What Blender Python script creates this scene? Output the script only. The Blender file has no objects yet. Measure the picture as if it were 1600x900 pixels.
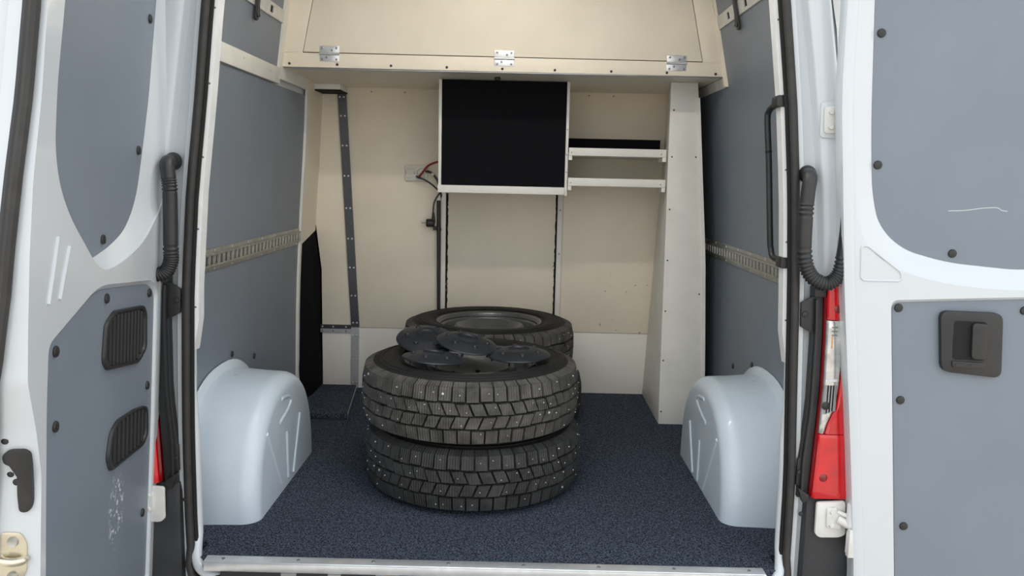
import bpy, bmesh, math, random
from mathutils import Vector, Matrix
from mathutils.geometry import tessellate_polygon

random.seed(7)
scene = bpy.context.scene
col = scene.collection

# ------------------------------------------------------------------ camera
FILL = 23.0   # radiance of the added fill lamp's diffuser
PITCH, YAW, ROLL = math.radians(7.97), math.radians(-0.2), math.radians(1.25)
CAM = Vector((0.045, -1.987, 1.010))
fw = Vector((math.sin(YAW) * math.cos(PITCH), math.cos(YAW) * math.cos(PITCH), -math.sin(PITCH)))
r0 = Vector((math.cos(YAW), -math.sin(YAW), 0)); u0 = r0.cross(fw)
rt = r0 * math.cos(ROLL) + u0 * math.sin(ROLL)
upv = u0 * math.cos(ROLL) - r0 * math.sin(ROLL)
cd = bpy.data.cameras.new('camera')
cam = bpy.data.objects.new('camera', cd); col.objects.link(cam)
cd.sensor_fit = 'HORIZONTAL'; cd.sensor_width = 36.0; cd.lens = 1250 / 1600 * 36.0; cd.clip_start = 0.02
m3 = Matrix((rt, upv, -fw)).transposed().to_4x4(); m3.translation = CAM
cam.matrix_world = m3
scene.camera = cam

# ------------------------------------------------------------------ world, exposure
world = bpy.data.worlds.new('overcast_sky'); scene.world = world
world.use_nodes = True
nt = world.node_tree; bg = nt.nodes['Background']
tc = nt.nodes.new('ShaderNodeTexCoord'); sep = nt.nodes.new('ShaderNodeSeparateXYZ')
nt.links.new(tc.outputs['Generated'], sep.inputs[0])
rp = nt.nodes.new('ShaderNodeValToRGB')
rp.color_ramp.elements[0].position = 0.0; rp.color_ramp.elements[0].color = (1.0, 0.98, 0.95, 1)
rp.color_ramp.elements[1].position = 1.0; rp.color_ramp.elements[1].color = (0.80, 0.90, 1.0, 1)
nt.links.new(sep.outputs['Z'], rp.inputs[0]); nt.links.new(rp.outputs[0], bg.inputs[0])
bg.inputs[1].default_value = 1.0
# sun ahead of the van: the open rear stands in the van's own shade, the yard behind is sunlit
sd = bpy.data.lights.new('sun', 'SUN'); sd.energy = 4.5; sd.angle = math.radians(1.0); sd.color = (1.0, 0.90, 0.76)
sun = bpy.data.objects.new('sun', sd); col.objects.link(sun)
sun.rotation_euler = Vector((-0.10, -0.64, -0.766)).to_track_quat('-Z', 'Y').to_euler(); sun.location = (0.5, 5, 8)
vs = scene.view_settings
vs.view_transform = 'Standard'; vs.look = 'None'; vs.gamma = 1.0; vs.use_curve_mapping = False
vs.exposure = 0.84

# ------------------------------------------------------------------ materials
MATS = {}
def mat(name, c, rough=0.5, metal=0.0, var=0.05, vscale=6.0, bump=0.0, bscale=150.0, coat=0.0, spec=0.5, trans=0.0, emit=None):
    m = bpy.data.materials.new(name); m.use_nodes = True
    n = m.node_tree; b = n.nodes['Principled BSDF']
    b.inputs['Roughness'].default_value = rough; b.inputs['Metallic'].default_value = metal
    b.inputs['Coat Weight'].default_value = coat; b.inputs['Coat Roughness'].default_value = 0.06
    b.inputs['Specular IOR Level'].default_value = spec
    b.inputs['Transmission Weight'].default_value = trans
    t = n.nodes.new('ShaderNodeTexCoord')
    nz = n.nodes.new('ShaderNodeTexNoise'); nz.inputs['Scale'].default_value = vscale; nz.inputs['Detail'].default_value = 5
    n.links.new(t.outputs['Object'], nz.inputs['Vector'])
    r = n.nodes.new('ShaderNodeValToRGB')
    r.color_ramp.elements[0].position = 0.3; r.color_ramp.elements[1].position = 0.7
    r.color_ramp.elements[0].color = (*[max(0, x * (1 - var)) for x in c], 1)
    r.color_ramp.elements[1].color = (*[min(1, x * (1 + var)) for x in c], 1)
    n.links.new(nz.outputs['Fac'], r.inputs[0]); n.links.new(r.outputs[0], b.inputs['Base Color'])
    if bump:
        nb = n.nodes.new('ShaderNodeTexNoise'); nb.inputs['Scale'].default_value = bscale; nb.inputs['Detail'].default_value = 3
        n.links.new(t.outputs['Object'], nb.inputs['Vector'])
        bp = n.nodes.new('ShaderNodeBump'); bp.inputs['Strength'].default_value = bump; bp.inputs['Distance'].default_value = 0.002
        n.links.new(nb.outputs['Fac'], bp.inputs['Height']); n.links.new(bp.outputs[0], b.inputs['Normal'])
    MATS[name] = m
    return m

mat('white_paint', (0.59, 0.625, 0.655), 0.28, coat=0.6, var=0.02, vscale=3)
mat('white_trim', (0.72, 0.73, 0.73), 0.4, var=0.05, vscale=20)
mat('arch_paint', (0.60, 0.685, 0.765), 0.36, coat=0.2, var=0.03, vscale=9)
mat('grey_lining', (0.186, 0.218, 0.260), 0.42, var=0.05, vscale=4, bump=0.05, bscale=300)
mat('cream_board', (0.87, 0.79, 0.645), 0.45, var=0.04, vscale=5)
mat('cream_low', (0.86, 0.83, 0.76), 0.42, var=0.04, vscale=5)  # slightly lighter lower boards, cooler daylight also put into the colour
mat('white_board', (0.82, 0.80, 0.74), 0.45, var=0.04, vscale=12)
mat('black_felt', (0.008, 0.008, 0.010), 0.95, spec=0.1, var=0.12, vscale=200, bump=0.25, bscale=900)
mat('black_plastic', (0.022, 0.022, 0.023), 0.45, var=0.15, vscale=20, bump=0.1, bscale=400)
mat('bumper_plastic', (0.030, 0.031, 0.034), 0.55, var=0.2, vscale=9, bump=0.25, bscale=500)
mat('seal_rubber', (0.030, 0.028, 0.026), 0.6, var=0.2, vscale=30)
mat('dark_gap', (0.01, 0.01, 0.01), 0.9, var=0.0)
mat('aluminium', (0.72, 0.73, 0.74), 0.34, 0.65, var=0.08, vscale=30, bump=0.1, bscale=80)
mat('steel_strip', (0.30, 0.31, 0.33), 0.38, 0.9, var=0.12, vscale=12)
mat('steel_dark_reflect', (0.13, 0.135, 0.145), 0.33, 0.85, var=0.15, vscale=9)  # strip steel darkened, a dark reflection put into the colour
mat('galvanised', (0.45, 0.45, 0.41), 0.42, 0.75, var=0.15, vscale=40)
mat('zinc_gold', (0.68, 0.63, 0.50), 0.3, 0.9, var=0.15, vscale=18)
mat('tyre_rubber', (0.0095, 0.0095, 0.010), 0.66, spec=0.35, var=0.35, vscale=14, bump=0.25, bscale=120)
mat('stud_metal', (0.75, 0.75, 0.74), 0.35, 0.6, var=0.1)
mat('rim_steel', (0.16, 0.165, 0.17), 0.36, 0.6, var=0.15, vscale=16)
mat('hubcap_plastic', (0.013, 0.0165, 0.023), 0.40, var=0.2, vscale=25, bump=0.1, bscale=200)
mat('red_lens', (0.62, 0.006, 0.012), 0.12, coat=0.8, var=0.15, vscale=20)
mat('dark_red', (0.22, 0.003, 0.008), 0.25, coat=0.5, var=0.1)
mat('clear_lens', (0.62, 0.62, 0.60), 0.10, 0.55, coat=1.0, var=0.3, vscale=35)
mat('amber_lens', (0.80, 0.35, 0.12), 0.2, coat=0.5, var=0.1)
mat('red_cable', (0.28, 0.02, 0.02), 0.5)
mat('socket_plastic', (0.76, 0.73, 0.64), 0.35, var=0.02)
mat('asphalt', (0.30, 0.285, 0.265), 0.9, var=0.25, vscale=90, bump=0.6, bscale=200)
mat('facade', (0.68, 0.66, 0.63), 0.7, var=0.05, vscale=2)
mat('facade_joint', (0.50, 0.48, 0.46), 0.9)
mat('roof_liner', (0.80, 0.79, 0.76), 0.7)
mat('hinge_paint', (0.70, 0.69, 0.66), 0.4, var=0.05, vscale=40)

def carpet_mat(name, dark, light):
    m = mat(name, dark, 0.95, spec=0.15)
    n = m.node_tree; b = n.nodes['Principled BSDF']; t = n.nodes['Texture Coordinate']
    nz = n.nodes.new('ShaderNodeTexNoise'); nz.inputs['Scale'].default_value = 220; nz.inputs['Detail'].default_value = 6; nz.inputs['Roughness'].default_value = 0.75
    mp = n.nodes.new('ShaderNodeMapping'); mp.inputs['Scale'].default_value = (1, 0.75, 1); mp.inputs['Rotation'].default_value = (0, 0, 0.5)
    n.links.new(t.outputs['Object'], mp.inputs[0]); n.links.new(mp.outputs[0], nz.inputs['Vector'])
    r = n.nodes.new('ShaderNodeValToRGB'); r.color_ramp.elements[0].position = 0.42; r.color_ramp.elements[1].position = 0.64
    r.color_ramp.elements[0].color = (*dark, 1); r.color_ramp.elements[1].color = (*light, 1)
    n.links.new(nz.outputs['Fac'], r.inputs[0]); n.links.new(r.outputs[0], b.inputs['Base Color'])
    bp = n.nodes.new('ShaderNodeBump'); bp.inputs['Strength'].default_value = 1.0; bp.inputs['Distance'].default_value = 0.006
    n.links.new(nz.outputs['Fac'], bp.inputs['Height']); n.links.new(bp.outputs[0], b.inputs['Normal'])
carpet_mat('carpet', (0.008, 0.011, 0.016), (0.155, 0.185, 0.250))

def scuffed(name, base, light, centre, radii, scale=90, lo=0.66):
    """base material plus light scuffs gathered in one worn spot of the object"""
    m = mat(name, base, 0.42, var=0.05, vscale=4, bump=0.05, bscale=300)
    n = m.node_tree; b = n.nodes['Principled BSDF']; t = n.nodes['Texture Coordinate']
    src = b.inputs['Base Color'].links[0].from_socket
    mp = n.nodes.new('ShaderNodeMapping'); mp.vector_type = 'POINT'
    mp.inputs['Location'].default_value = [-c / r for c, r in zip(centre, radii)]
    mp.inputs['Scale'].default_value = [1 / r for r in radii]
    g = n.nodes.new('ShaderNodeTexGradient'); g.gradient_type = 'SPHERICAL'
    n.links.new(t.outputs['Object'], mp.inputs[0]); n.links.new(mp.outputs[0], g.inputs[0])
    nz = n.nodes.new('ShaderNodeTexNoise'); nz.inputs['Scale'].default_value = scale; nz.inputs['Detail'].default_value = 4
    n.links.new(t.outputs['Object'], nz.inputs['Vector'])
    mr = n.nodes.new('ShaderNodeMapRange'); mr.inputs[1].default_value = lo; mr.inputs[2].default_value = lo + 0.06
    n.links.new(nz.outputs['Fac'], mr.inputs[0])
    mu = n.nodes.new('ShaderNodeMath'); mu.operation = 'MULTIPLY'; mu.use_clamp = True
    m2 = n.nodes.new('ShaderNodeMath'); m2.operation = 'MULTIPLY'; m2.use_clamp = True; m2.inputs[1].default_value = 2.5
    n.links.new(g.outputs['Fac'], m2.inputs[0]); n.links.new(m2.outputs[0], mu.inputs[0]); n.links.new(mr.outputs[0], mu.inputs[1])
    mx = n.nodes.new('ShaderNodeMix'); mx.data_type = 'RGBA'
    n.links.new(mu.outputs[0], mx.inputs[0]); n.links.new(src, mx.inputs[6]); mx.inputs[7].default_value = (*light, 1)
    n.links.new(mx.outputs[2], b.inputs['Base Color'])
    return m

# sill lip: grey and tan patches on black
def patchy_mat():
    m = mat('patchy_sill', (0.03, 0.03, 0.03), 0.5)
    n = m.node_tree; b = n.nodes['Principled BSDF']; t = n.nodes['Texture Coordinate']
    nz = n.nodes.new('ShaderNodeTexNoise'); nz.inputs['Scale'].default_value = 9
    mp = n.nodes.new('ShaderNodeMapping'); mp.inputs['Scale'].default_value = (1, 0.02, 0.02)
    n.links.new(t.outputs['Object'], mp.inputs[0]); n.links.new(mp.outputs[0], nz.inputs['Vector'])
    r = n.nodes.new('ShaderNodeValToRGB'); r.color_ramp.interpolation = 'CONSTANT'
    e = r.color_ramp.elements; e[0].position = 0; e[0].color = (0.02, 0.02, 0.022, 1); e[1].position = 0.52; e[1].color = (0.26, 0.26, 0.25, 1)
    x = e.new(0.62); x.color = (0.30, 0.24, 0.17, 1)
    n.links.new(nz.outputs['Fac'], r.inputs[0]); n.links.new(r.outputs[0], b.inputs['Base Color'])
patchy_mat()

# ------------------------------------------------------------------ mesh helpers
WL = {}
class MB:
    def __init__(s): s.v = []; s.f = []
    def add(s, vs, fs):
        o = len(s.v); s.v += [Vector(p) for p in vs]; s.f += [tuple(i + o for i in f) for f in fs]; return s
    def hexa(s, p):  # bottom 4 then top 4
        return s.add(p, [(0, 3, 2, 1), (4, 5, 6, 7), (0, 1, 5, 4), (1, 2, 6, 5), (2, 3, 7, 6), (3, 0, 4, 7)])
    def box(s, x0, x1, y0, y1, z0, z1):
        return s.hexa([(x0, y0, z0), (x1, y0, z0), (x1, y1, z0), (x0, y1, z0), (x0, y0, z1), (x1, y0, z1), (x1, y1, z1), (x0, y1, z1)])
    def prism(s, poly, off):
        n = len(poly); off = Vector(off); P = [Vector(p) for p in poly]
        return s.add(P + [p + off for p in P], [tuple(range(n)), tuple(range(2 * n - 1, n - 1, -1))] + [(i, (i + 1) % n, n + (i + 1) % n, n + i) for i in range(n)])
    def loft(s, rings, closed=True, cap0=False, cap1=False):
        n = len(rings[0]); vs = [p for r in rings for p in r]; fs = []
        for k in range(len(rings) - 1):
            for i in range(n if closed else n - 1):
                j = (i + 1) % n
                fs.append((k * n + i, k * n + j, (k + 1) * n + j, (k + 1) * n + i))
        if cap0: fs.append(tuple(range(n)))
        if cap1: fs.append(tuple((len(rings) - 1) * n + i for i in range(n - 1, -1, -1)))
        return s.add(vs, fs)
    def lathe(s, prof, n=24, M=None):
        rings = []
        for k in range(n):
            a = 2 * math.pi * k / n
            ring = [Vector((r * math.cos(a), r * math.sin(a), z)) for r, z in prof]
            rings.append([M @ p for p in ring] if M else ring)
        rings.append(rings[0])
        return s.loft(rings, closed=False)
    def tube(s, path, r, n=10, caps=True, flat=1.0, ref=None):
        P = [Vector(p) for p in path]; rings = []
        R = r if isinstance(r, (list, tuple)) else [r] * len(P)
        t0 = (P[1] - P[0]).normalized()
        nrm = Vector(ref) if ref else (Vector((0, 0, 1)) if abs(t0.z) < 0.9 else Vector((1, 0, 0)))
        for i, p in enumerate(P):
            t = (P[min(i + 1, len(P) - 1)] - P[max(i - 1, 0)]).normalized()
            nrm = (nrm - t * nrm.dot(t)).normalized(); bn = t.cross(nrm)
            rings.append([p + (nrm * math.cos(2 * math.pi * k / n) + bn * math.sin(2 * math.pi * k / n) * flat) * R[i] for k in range(n)])
        return s.loft(rings, True, caps, caps)
    def build(s, name, m, parent=None, smooth=True, bevel=0.0, angle=38):
        c = Vector(((min(p.x for p in s.v) + max(p.x for p in s.v)) / 2, (min(p.y for p in s.v) + max(p.y for p in s.v)) / 2, min(p.z for p in s.v)))
        bm = bmesh.new()
        vs = [bm.verts.new(p - c) for p in s.v]
        for f in s.f:
            try: bm.faces.new([vs[i] for i in f])
            except ValueError: pass
        bmesh.ops.remove_doubles(bm, verts=bm.verts, dist=1e-6)
        bmesh.ops.recalc_face_normals(bm, faces=bm.faces)
        if bevel:
            es = [e for e in bm.edges if len(e.link_faces) == 2 and e.calc_face_angle() > 0.6]
            bmesh.ops.bevel(bm, geom=es, offset=bevel, segments=2, profile=0.5, affect='EDGES', clamp_overlap=True)
        lim = math.radians(angle)
        for e in bm.edges: e.smooth = len(e.link_faces) == 2 and e.calc_face_angle() < lim
        for f in bm.faces: f.smooth = smooth
        me = bpy.data.meshes.new(name); bm.to_mesh(me); bm.free()
        me.materials.append(MATS[m])
        o = bpy.data.objects.new(name, me); col.objects.link(o)
        place(o, c, parent)
        return o
def place(o, c, parent):
    c = Vector(c); WL[o.name] = c
    if parent: o.parent = parent; o.location = c - WL[parent.name]
    else: o.location = c
def tag(o, label, cat=None, group=None, kind=None):
    o['label'] = label
    if cat: o['category'] = cat
    if group: o['group'] = group
    if kind: o['kind'] = kind
    return o
def thing(name, loc, label, cat, group=None, kind=None):
    o = bpy.data.objects.new(name, None); o.empty_display_size = 0.05; col.objects.link(o)
    place(o, loc, None); return tag(o, label, cat, group, kind)
def subempty(name, loc, parent):
    o = bpy.data.objects.new(name, None); o.empty_display_size = 0.03; col.objects.link(o); place(o, loc, parent); return o
def inst(src, name, loc, parent, rot=None):
    o = src.copy(); o.name = name; col.objects.link(o); place(o, loc, parent)
    if rot is not None: o.rotation_euler = rot
    return o
def copy_tree(o, parent=None):
    c = o.copy(); col.objects.link(c)
    if parent: c.parent = parent
    for ch in list(o.children): copy_tree(ch, c)
    return c
def lerp_curve(tab):
    tab = sorted(tab)
    def f(z):
        if z <= tab[0][0]: a, b = tab[0], tab[1]
        elif z >= tab[-1][0]: a, b = tab[-2], tab[-1]
        else:
            for a, b in zip(tab, tab[1:]):
                if a[0] <= z <= b[0]: break
        return a[1] + (b[1] - a[1]) * (z - a[0]) / (b[0] - a[0])
    return f
def fillet(poly, rad, n=5):
    out = []; N = len(poly)
    for i in range(N):
        r = rad[i] if isinstance(rad, (list, tuple)) else rad
        p = Vector(poly[i]); a = Vector(poly[i - 1]) - p; b = Vector(poly[(i + 1) % N]) - p
        d = min(r, a.length * 0.48, b.length * 0.48)
        if d < 1e-4: out.append(tuple(p)); continue
        p0 = p + a.normalized() * d; p1 = p + b.normalized() * d
        for k in range(n + 1):
            t = k / n; q = p0 * (1 - t) ** 2 + p * 2 * t * (1 - t) + p1 * t * t
            out.append(tuple(q))
    return out
def smooth_path(pts, n=6):
    P = [Vector(p) for p in pts]; out = []
    for i in range(len(P) - 1):
        a = P[max(i - 1, 0)]; b = P[i]; c = P[i + 1]; d = P[min(i + 2, len(P) - 1)]
        for k in range(n):
            t = k / n
            out.append(0.5 * ((2 * b) + (c - a) * t + (2 * a - 5 * b + 4 * c - d) * t * t + (3 * b - a - 3 * c + d) * t ** 3))
    out.append(P[-1]); return out
def axis_matrix(p, d):
    return Matrix.Translation(Vector(p)) @ Vector(d).to_track_quat('Z', 'Y').to_matrix().to_4x4()

def screw_mesh(mname, r=0.004, h=0.0016):
    return MB().lathe([(0, h), (r * 0.55, h), (r, h * 0.4), (r, -0.001)], 10)

# ------------------------------------------------------------------ setting: ground, facade, van shell
g = MB().box(-14, 14, -16, 8, -0.80, -0.72).build('ground', 'asphalt'); tag(g, 'grey paved yard under the parked van', 'ground', kind='structure')
fac = MB().box(-8.2, 8.2, 6.03, 6.2, -0.72, 4.4).build('wall_facade', 'facade_joint'); tag(fac, 'pale panelled building facade seen past the van', 'wall', kind='structure')
fp = None
for i in range(16):
    for j in range(8):
        x0, z0 = -8.12 + i * 1.014, -0.505 + j * 0.63
        if fp is None:
            fp = MB().box(x0, x0 + 1.006, 6.0, 6.03, z0, z0 + 0.622).build('facade_panel', 'facade', fac, smooth=False)
            base = WL[fp.name].copy()
        else: inst(fp, 'facade_panel', base + Vector((i * 1.014, 0, j * 0.63)), fac)

YB = 1.70      # partition wall
wl = lerp_curve([(-0.05, -0.900), (0.16, -0.902), (0.51, -0.893), (0.84, -0.874), (1.14, -0.852), (1.35, -0.842), (1.63, -0.806), (1.95, -0.757)])
wr = lerp_curve([(-0.05, 0.890), (0.16, 0.890), (0.51, 0.882), (0.84, 0.866), (1.14, 0.842), (1.39, 0.812), (1.66, 0.752), (1.95, 0.690)])
lipL = lerp_curve([(1.86, -0.640), (1.415, -0.704), (1.188, -0.728), (0.953, -0.757), (0.711, -0.776), (0.477, -0.784), (0.32, -0.788), (0.11, -0.789), (-0.03, -0.786)])
lipR = lerp_curve([(1.86, 0.605), (1.443, 0.670), (1.203, 0.703), (0.985, 0.725), (0.745, 0.741), (0.496, 0.753), (0.238, 0.766), (0.0, 0.768)])

fl = MB().prism([(-0.772, -0.006, -0.06), (0.752, -0.006, -0.06), (0.755, 0.05, -0.06), (0.755, 0.08, -0.06), (0.89, 0.08, -0.06), (0.89, 1.75, -0.06), (-0.90, 1.75, -0.06), (-0.90, 0.08, -0.06), (-0.776, 0.08, -0.06), (-0.776, 0.05, -0.06)], (0, 0, 0.06)).build('floor', 'carpet'); tag(fl, 'dark navy flecked carpet covering the cargo floor', 'carpet', kind='structure')
ce = MB().box(-0.80, 0.74, 0.0, 1.75, 1.95, 1.99).build('ceiling', 'roof_liner'); tag(ce, 'pale ceiling over the cargo area', 'ceiling', kind='structure')

def rng(a, b, n): return [a + (b - a) * i / n for i in range(n + 1)]
def lining(w, sgn, y0, y1, z0, z1, t=0.008, n=10, d=0.0):
    """slab that follows the curved side wall"""
    m = MB(); rings = []
    for z in rng(z0, z1, n):
        x = w(z) + sgn * d
        rings.append([Vector((x, y0, z)), Vector((x, y1, z)), Vector((x + sgn * t, y1, z)), Vector((x + sgn * t, y0, z))])
    return m.loft(rings, True, True, True)

clip_src = None
def clip_profile(): return [(0, 0.0035), (0.006, 0.0033), (0.0095, 0.002), (0.0105, 0.0), (0.0105, -0.002)]
def add_clip(p, d, parent, m='black_plastic', sc=1.0):
    global clip_src
    if clip_src is None:
        o = MB().lathe([(r, z) for r, z in clip_profile()], 14).build('panel_clip', m, None)
        # centre lathe on its own origin
        clip_src = o; o.parent = parent; place(o, p, parent)
    else:
        o = inst(clip_src, 'panel_clip', p, parent)
    o.rotation_euler = Vector(d).to_track_quat('Z', 'Y').to_euler(); o.scale = (sc, sc, sc)
    return o
scr_src = {}
def add_screw(p, d, parent, m='black_plastic', r=0.004, name='screw'):
    k = (m, r)
    if k not in scr_src:
        o = MB().lathe([(0, 0.0018), (r * 0.6, 0.0018), (r, 0.0008), (r, -0.001)], 10).build(name, m, None)
        scr_src[k] = o; place(o, p, parent)
    else: o = inst(scr_src[k], name, p, parent)
    o.rotation_euler = Vector(d).to_track_quat('Z', 'Y').to_euler()
    return o

# added fill lamp, out of view on the ceiling, to brighten the interior
lm = thing('fill_lamp', (-0.02, 0.15, 1.92), 'slim white fill lamp added out of view on the van ceiling', 'lamp')
MB().box(-0.34, 0.30, 0.10, 0.20, 1.932, 1.95).build('fill_housing', 'white_trim', lm, bevel=0.003)
dm = mat('fill_diffuser', (0.9, 0.88, 0.82), 0.5)
dm.node_tree.nodes['Principled BSDF'].inputs['Emission Color'].default_value = (1.0, 0.94, 0.85, 1)
dm.node_tree.nodes['Principled BSDF'].inputs['Emission Strength'].default_value = FILL
MB().box(-0.33, 0.29, 0.11, 0.19, 1.922, 1.932).build('diffuser', 'fill_diffuser', lm, bevel=0.002)
# side walls
WLO = lining(wl, -1, 0.06, 1.75, -0.02, 1.95, 0.02, 14, 0.012).build('wall_left', 'white_trim'); tag(WLO, 'left inner side wall of the van lined with grey board', 'wall', kind='structure')
lining(wl, -1, 0.06, 1.42, 0.0, 1.322, 0.010).build('lining_panel', 'grey_lining', WLO)
lining(wl, -1, 0.06, 1.05, 1.384, 1.95, 0.010).build('lining_panel', 'grey_lining', WLO)
lining(wl, 1, 0.06, 1.02, 1.326, 1.382, 0.010, 3).build('white_batten', 'white_board', WLO, bevel=0.001)
for y in (0.34, 0.62, 0.90): add_screw((wl(1.36) + 0.011, y, 1.362), (1, 0, 0.1), WLO, 'aluminium', 0.0035)
lining(wl, 1, 1.408, 1.432, 0.02, 1.345, 0.010, 10).build('edge_strip', 'white_board', WLO)
lining(wl, -1, 1.432, 1.70, 0.0, 1.39, 0.008).build('lining_panel', 'cream_board', WLO)
for y, z in ((0.624, 0.401), (0.852, 0.343), (0.41, 0.338)): add_clip((wl(z), y, z), (1, 0, 0), WLO)
WRO = lining(wr, 1, 0.06, 1.75, -0.02, 1.95, 0.02, 14, 0.012).build('wall_right', 'white_trim'); tag(WRO, 'right inner side wall of the van lined with grey board', 'wall', kind='structure')
lining(wr, 1, 0.06, 1.70, 0.0, 1.95, 0.010).build('lining_panel', 'grey_lining', WRO)
for y, z in ((1.006, 0.309), (0.765, 0.371), (0.487, 0.323)): add_clip((wr(z), y, z), (-1, 0, 0), WRO)

# cargo rails
def ladder_rail(w, s, y0, y1, za, label):
    t = thing('cargo_rail', (w(za), (y0 + y1) / 2, za), label, 'rail', 'perforated cargo rails')
    h = 0.070
    def P(y, dz, d): return Vector((w(za + dz) + s * d, y, za + dz))
    def bar(m, ya, yb, z0, z1, d0, d1):
        m.hexa([P(ya, z0, d0), P(yb, z0, d0), P(yb, z0, d1), P(ya, z0, d1), P(ya, z1, d0), P(yb, z1, d0), P(yb, z1, d1), P(ya, z1, d1)])
    b = MB(); bar(b, y0, y1, 0.016, h - 0.016, 0.0, 0.002); b.build('back_plate', 'steel_strip', t)
    f = MB(); bar(f, y0, y1, 0.0, 0.014, 0.0, 0.004); bar(f, y0, y1, 0.014, 0.021, 0.004, 0.012)
    f.build('lower_flange', 'galvanised', t, bevel=0.0008)
    f = MB(); bar(f, y0, y1, h - 0.014, h, 0.0, 0.004); bar(f, y0, y1, h - 0.021, h - 0.014, 0.004, 0.012)
    f.build('upper_flange', 'galvanised', t, bevel=0.0008)
    n = int((y1 - y0) / 0.04); f = MB()
    for i in range(n + 1):
        y = y0 + 0.005 + i * (y1 - y0 - 0.02) / n
        bar(f, y, y + 0.016, 0.018, h - 0.018, 0.004, 0.011)
    f.build('slot_bars', 'galvanised', t, bevel=0.001)['kind'] = 'stuff'
    for i in range(9):
        y = y0 + 0.04 + i * (y1 - y0 - 0.08) / 8
        for dz in (0.007, h - 0.007): add_screw(P(y, dz, 0.0035), (s, 0, 0), t, 'aluminium', 0.0045, 'rivet')
    return t
ladder_rail(wl, 1, 0.10, 1.400, 0.703, 'perforated galvanised cargo rail across the left grey wall')
ladder_rail(wr, -1, 0.10, 1.50, 0.694, 'perforated galvanised cargo rail across the right grey wall behind grab handle')
def slot_rail(w, s, za, label, hooks, slots):
    t = thing('lashing_rail', (w(za), 0.55, za), label, 'rail', 'upper lashing rails')
    def P(y, dz, d): return Vector((w(za + dz) + s * d, y, za + dz))
    y = 0.07; h = 0.045; cuts = sorted(slots); e = 0.0
    m = MB()
    def bar(ya, yb, z0, z1): m.hexa([P(ya, z0, 0), P(yb, z0, 0), P(yb, z0, 0.006), P(ya, z0, 0.006), P(ya, z1, 0), P(yb, z1, 0), P(yb, z1, 0.006), P(ya, z1, 0.006)])
    for c in cuts: bar(y, c - 0.016, 0, h); y = c + 0.016
    bar(y, 1.045, 0, h)
    for c in cuts: bar(c - 0.016, c + 0.016, 0, 0.011); bar(c - 0.016, c + 0.016, h - 0.011, h)
    m.build('rail_plate', 'aluminium', t, bevel=0.0008)
    for c in cuts:
        q = MB(); q.hexa([P(c - 0.016, 0.011, -0.001), P(c + 0.016, 0.011, -0.001), P(c + 0.016, 0.011, 0.002), P(c - 0.016, 0.011, 0.002), P(c - 0.016, h - 0.011, -0.001), P(c + 0.016, h - 0.011, -0.001), P(c + 0.016, h - 0.011, 0.002), P(c - 0.016, h - 0.011, 0.002)])
        q.build('slot', 'dark_gap', t)
    for c in hooks:
        k = thing('coat_hook', P(c, -0.02, 0.006), 'small black hook clipped on the ' + ('left' if s > 0 else 'right') + ' upper rail', 'hook')
        q = MB(); pl = fillet([(-0.016, -0.055), (0.016, -0.055), (0.016, 0.06), (-0.016, 0.06)], 0.012)
        q.prism([P(c + a, 0.01 + b, 0.006) for a, b in pl], (s * 0.007, 0, 0)); q.build('base', 'black_plastic', k, bevel=0.0015)
        q = MB().tube(smooth_path([P(c, 0.0, 0.012), P(c, -0.025, 0.014), P(c, -0.034, 0.018)]), 0.006, 8); q.build('prong', 'black_plastic', k)
    return t
slot_rail(wl, 1, 1.538, 'silver slotted lashing rail high on the left wall', [0.70], [0.22, 0.45, 0.86, 0.62])
slot_rail(wr, -1, 1.555, 'silver slotted lashing rail high on the right wall', [0.79], [0.22, 0.45, 0.69, 0.90])

# ------------------------------------------------------------------ back wall of the cargo area
bw = MB().box(-0.93, 0.93, YB + 0.006, YB + 0.03, -0.02, 1.95).build('wall_back', 'dark_gap'); tag(bw, 'cream panelled partition wall at the end of the cargo area', 'wall', kind='structure')
def wpanel(x0, x1, z0, z1, m='cream_board', y=YB, xt0=None, xt1=None):
    xt0 = x0 if xt0 is None else xt0; xt1 = x1 if xt1 is None else xt1
    return MB().hexa([(x0, y, z0), (x1, y, z0), (x1, y + 0.01, z0), (x0, y + 0.01, z0), (xt0, y, z1), (xt1, y, z1), (xt1, y + 0.01, z1), (xt0, y + 0.01, z1)]).build('wall_board', m, bw, bevel=0.0008)
scuffed('cream_scuffed', (0.87, 0.79, 0.645), (0.33, 0.27, 0.20), (0.0, 0.0, 0.13), (0.25, 0.2, 0.22), 38, 0.68)
wpanel(-0.91, -0.703, 0.30, 1.40, xt1=-0.752)
wpanel(-0.701, -0.30, 0.291, 1.40, xt0=-0.750)
wpanel(-0.275, 0.228, 0.291, 1.40)
wpanel(0.257, 0.93, 0.291, 1.40, 'cream_scuffed')
wpanel(-0.91, -0.703, 0.0, 0.298, 'cream_low')
wpanel(-0.701, 0.228, 0.0, 0.289, 'cream_low')
wpanel(0.230, 0.93, 0.0, 0.289, 'cream_low')
def vbatten(x0, x1, z0, z1, y0, lab=None):
    return MB().box(x0, x1, y0, YB, z0, z1).build('batten', 'white_board', bw, bevel=0.001)
vbatten(-0.299, -0.278, 0.29, 1.387, 1.680); vbatten(0.233, 0.256, 0.29, 0.94, 1.682)
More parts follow.
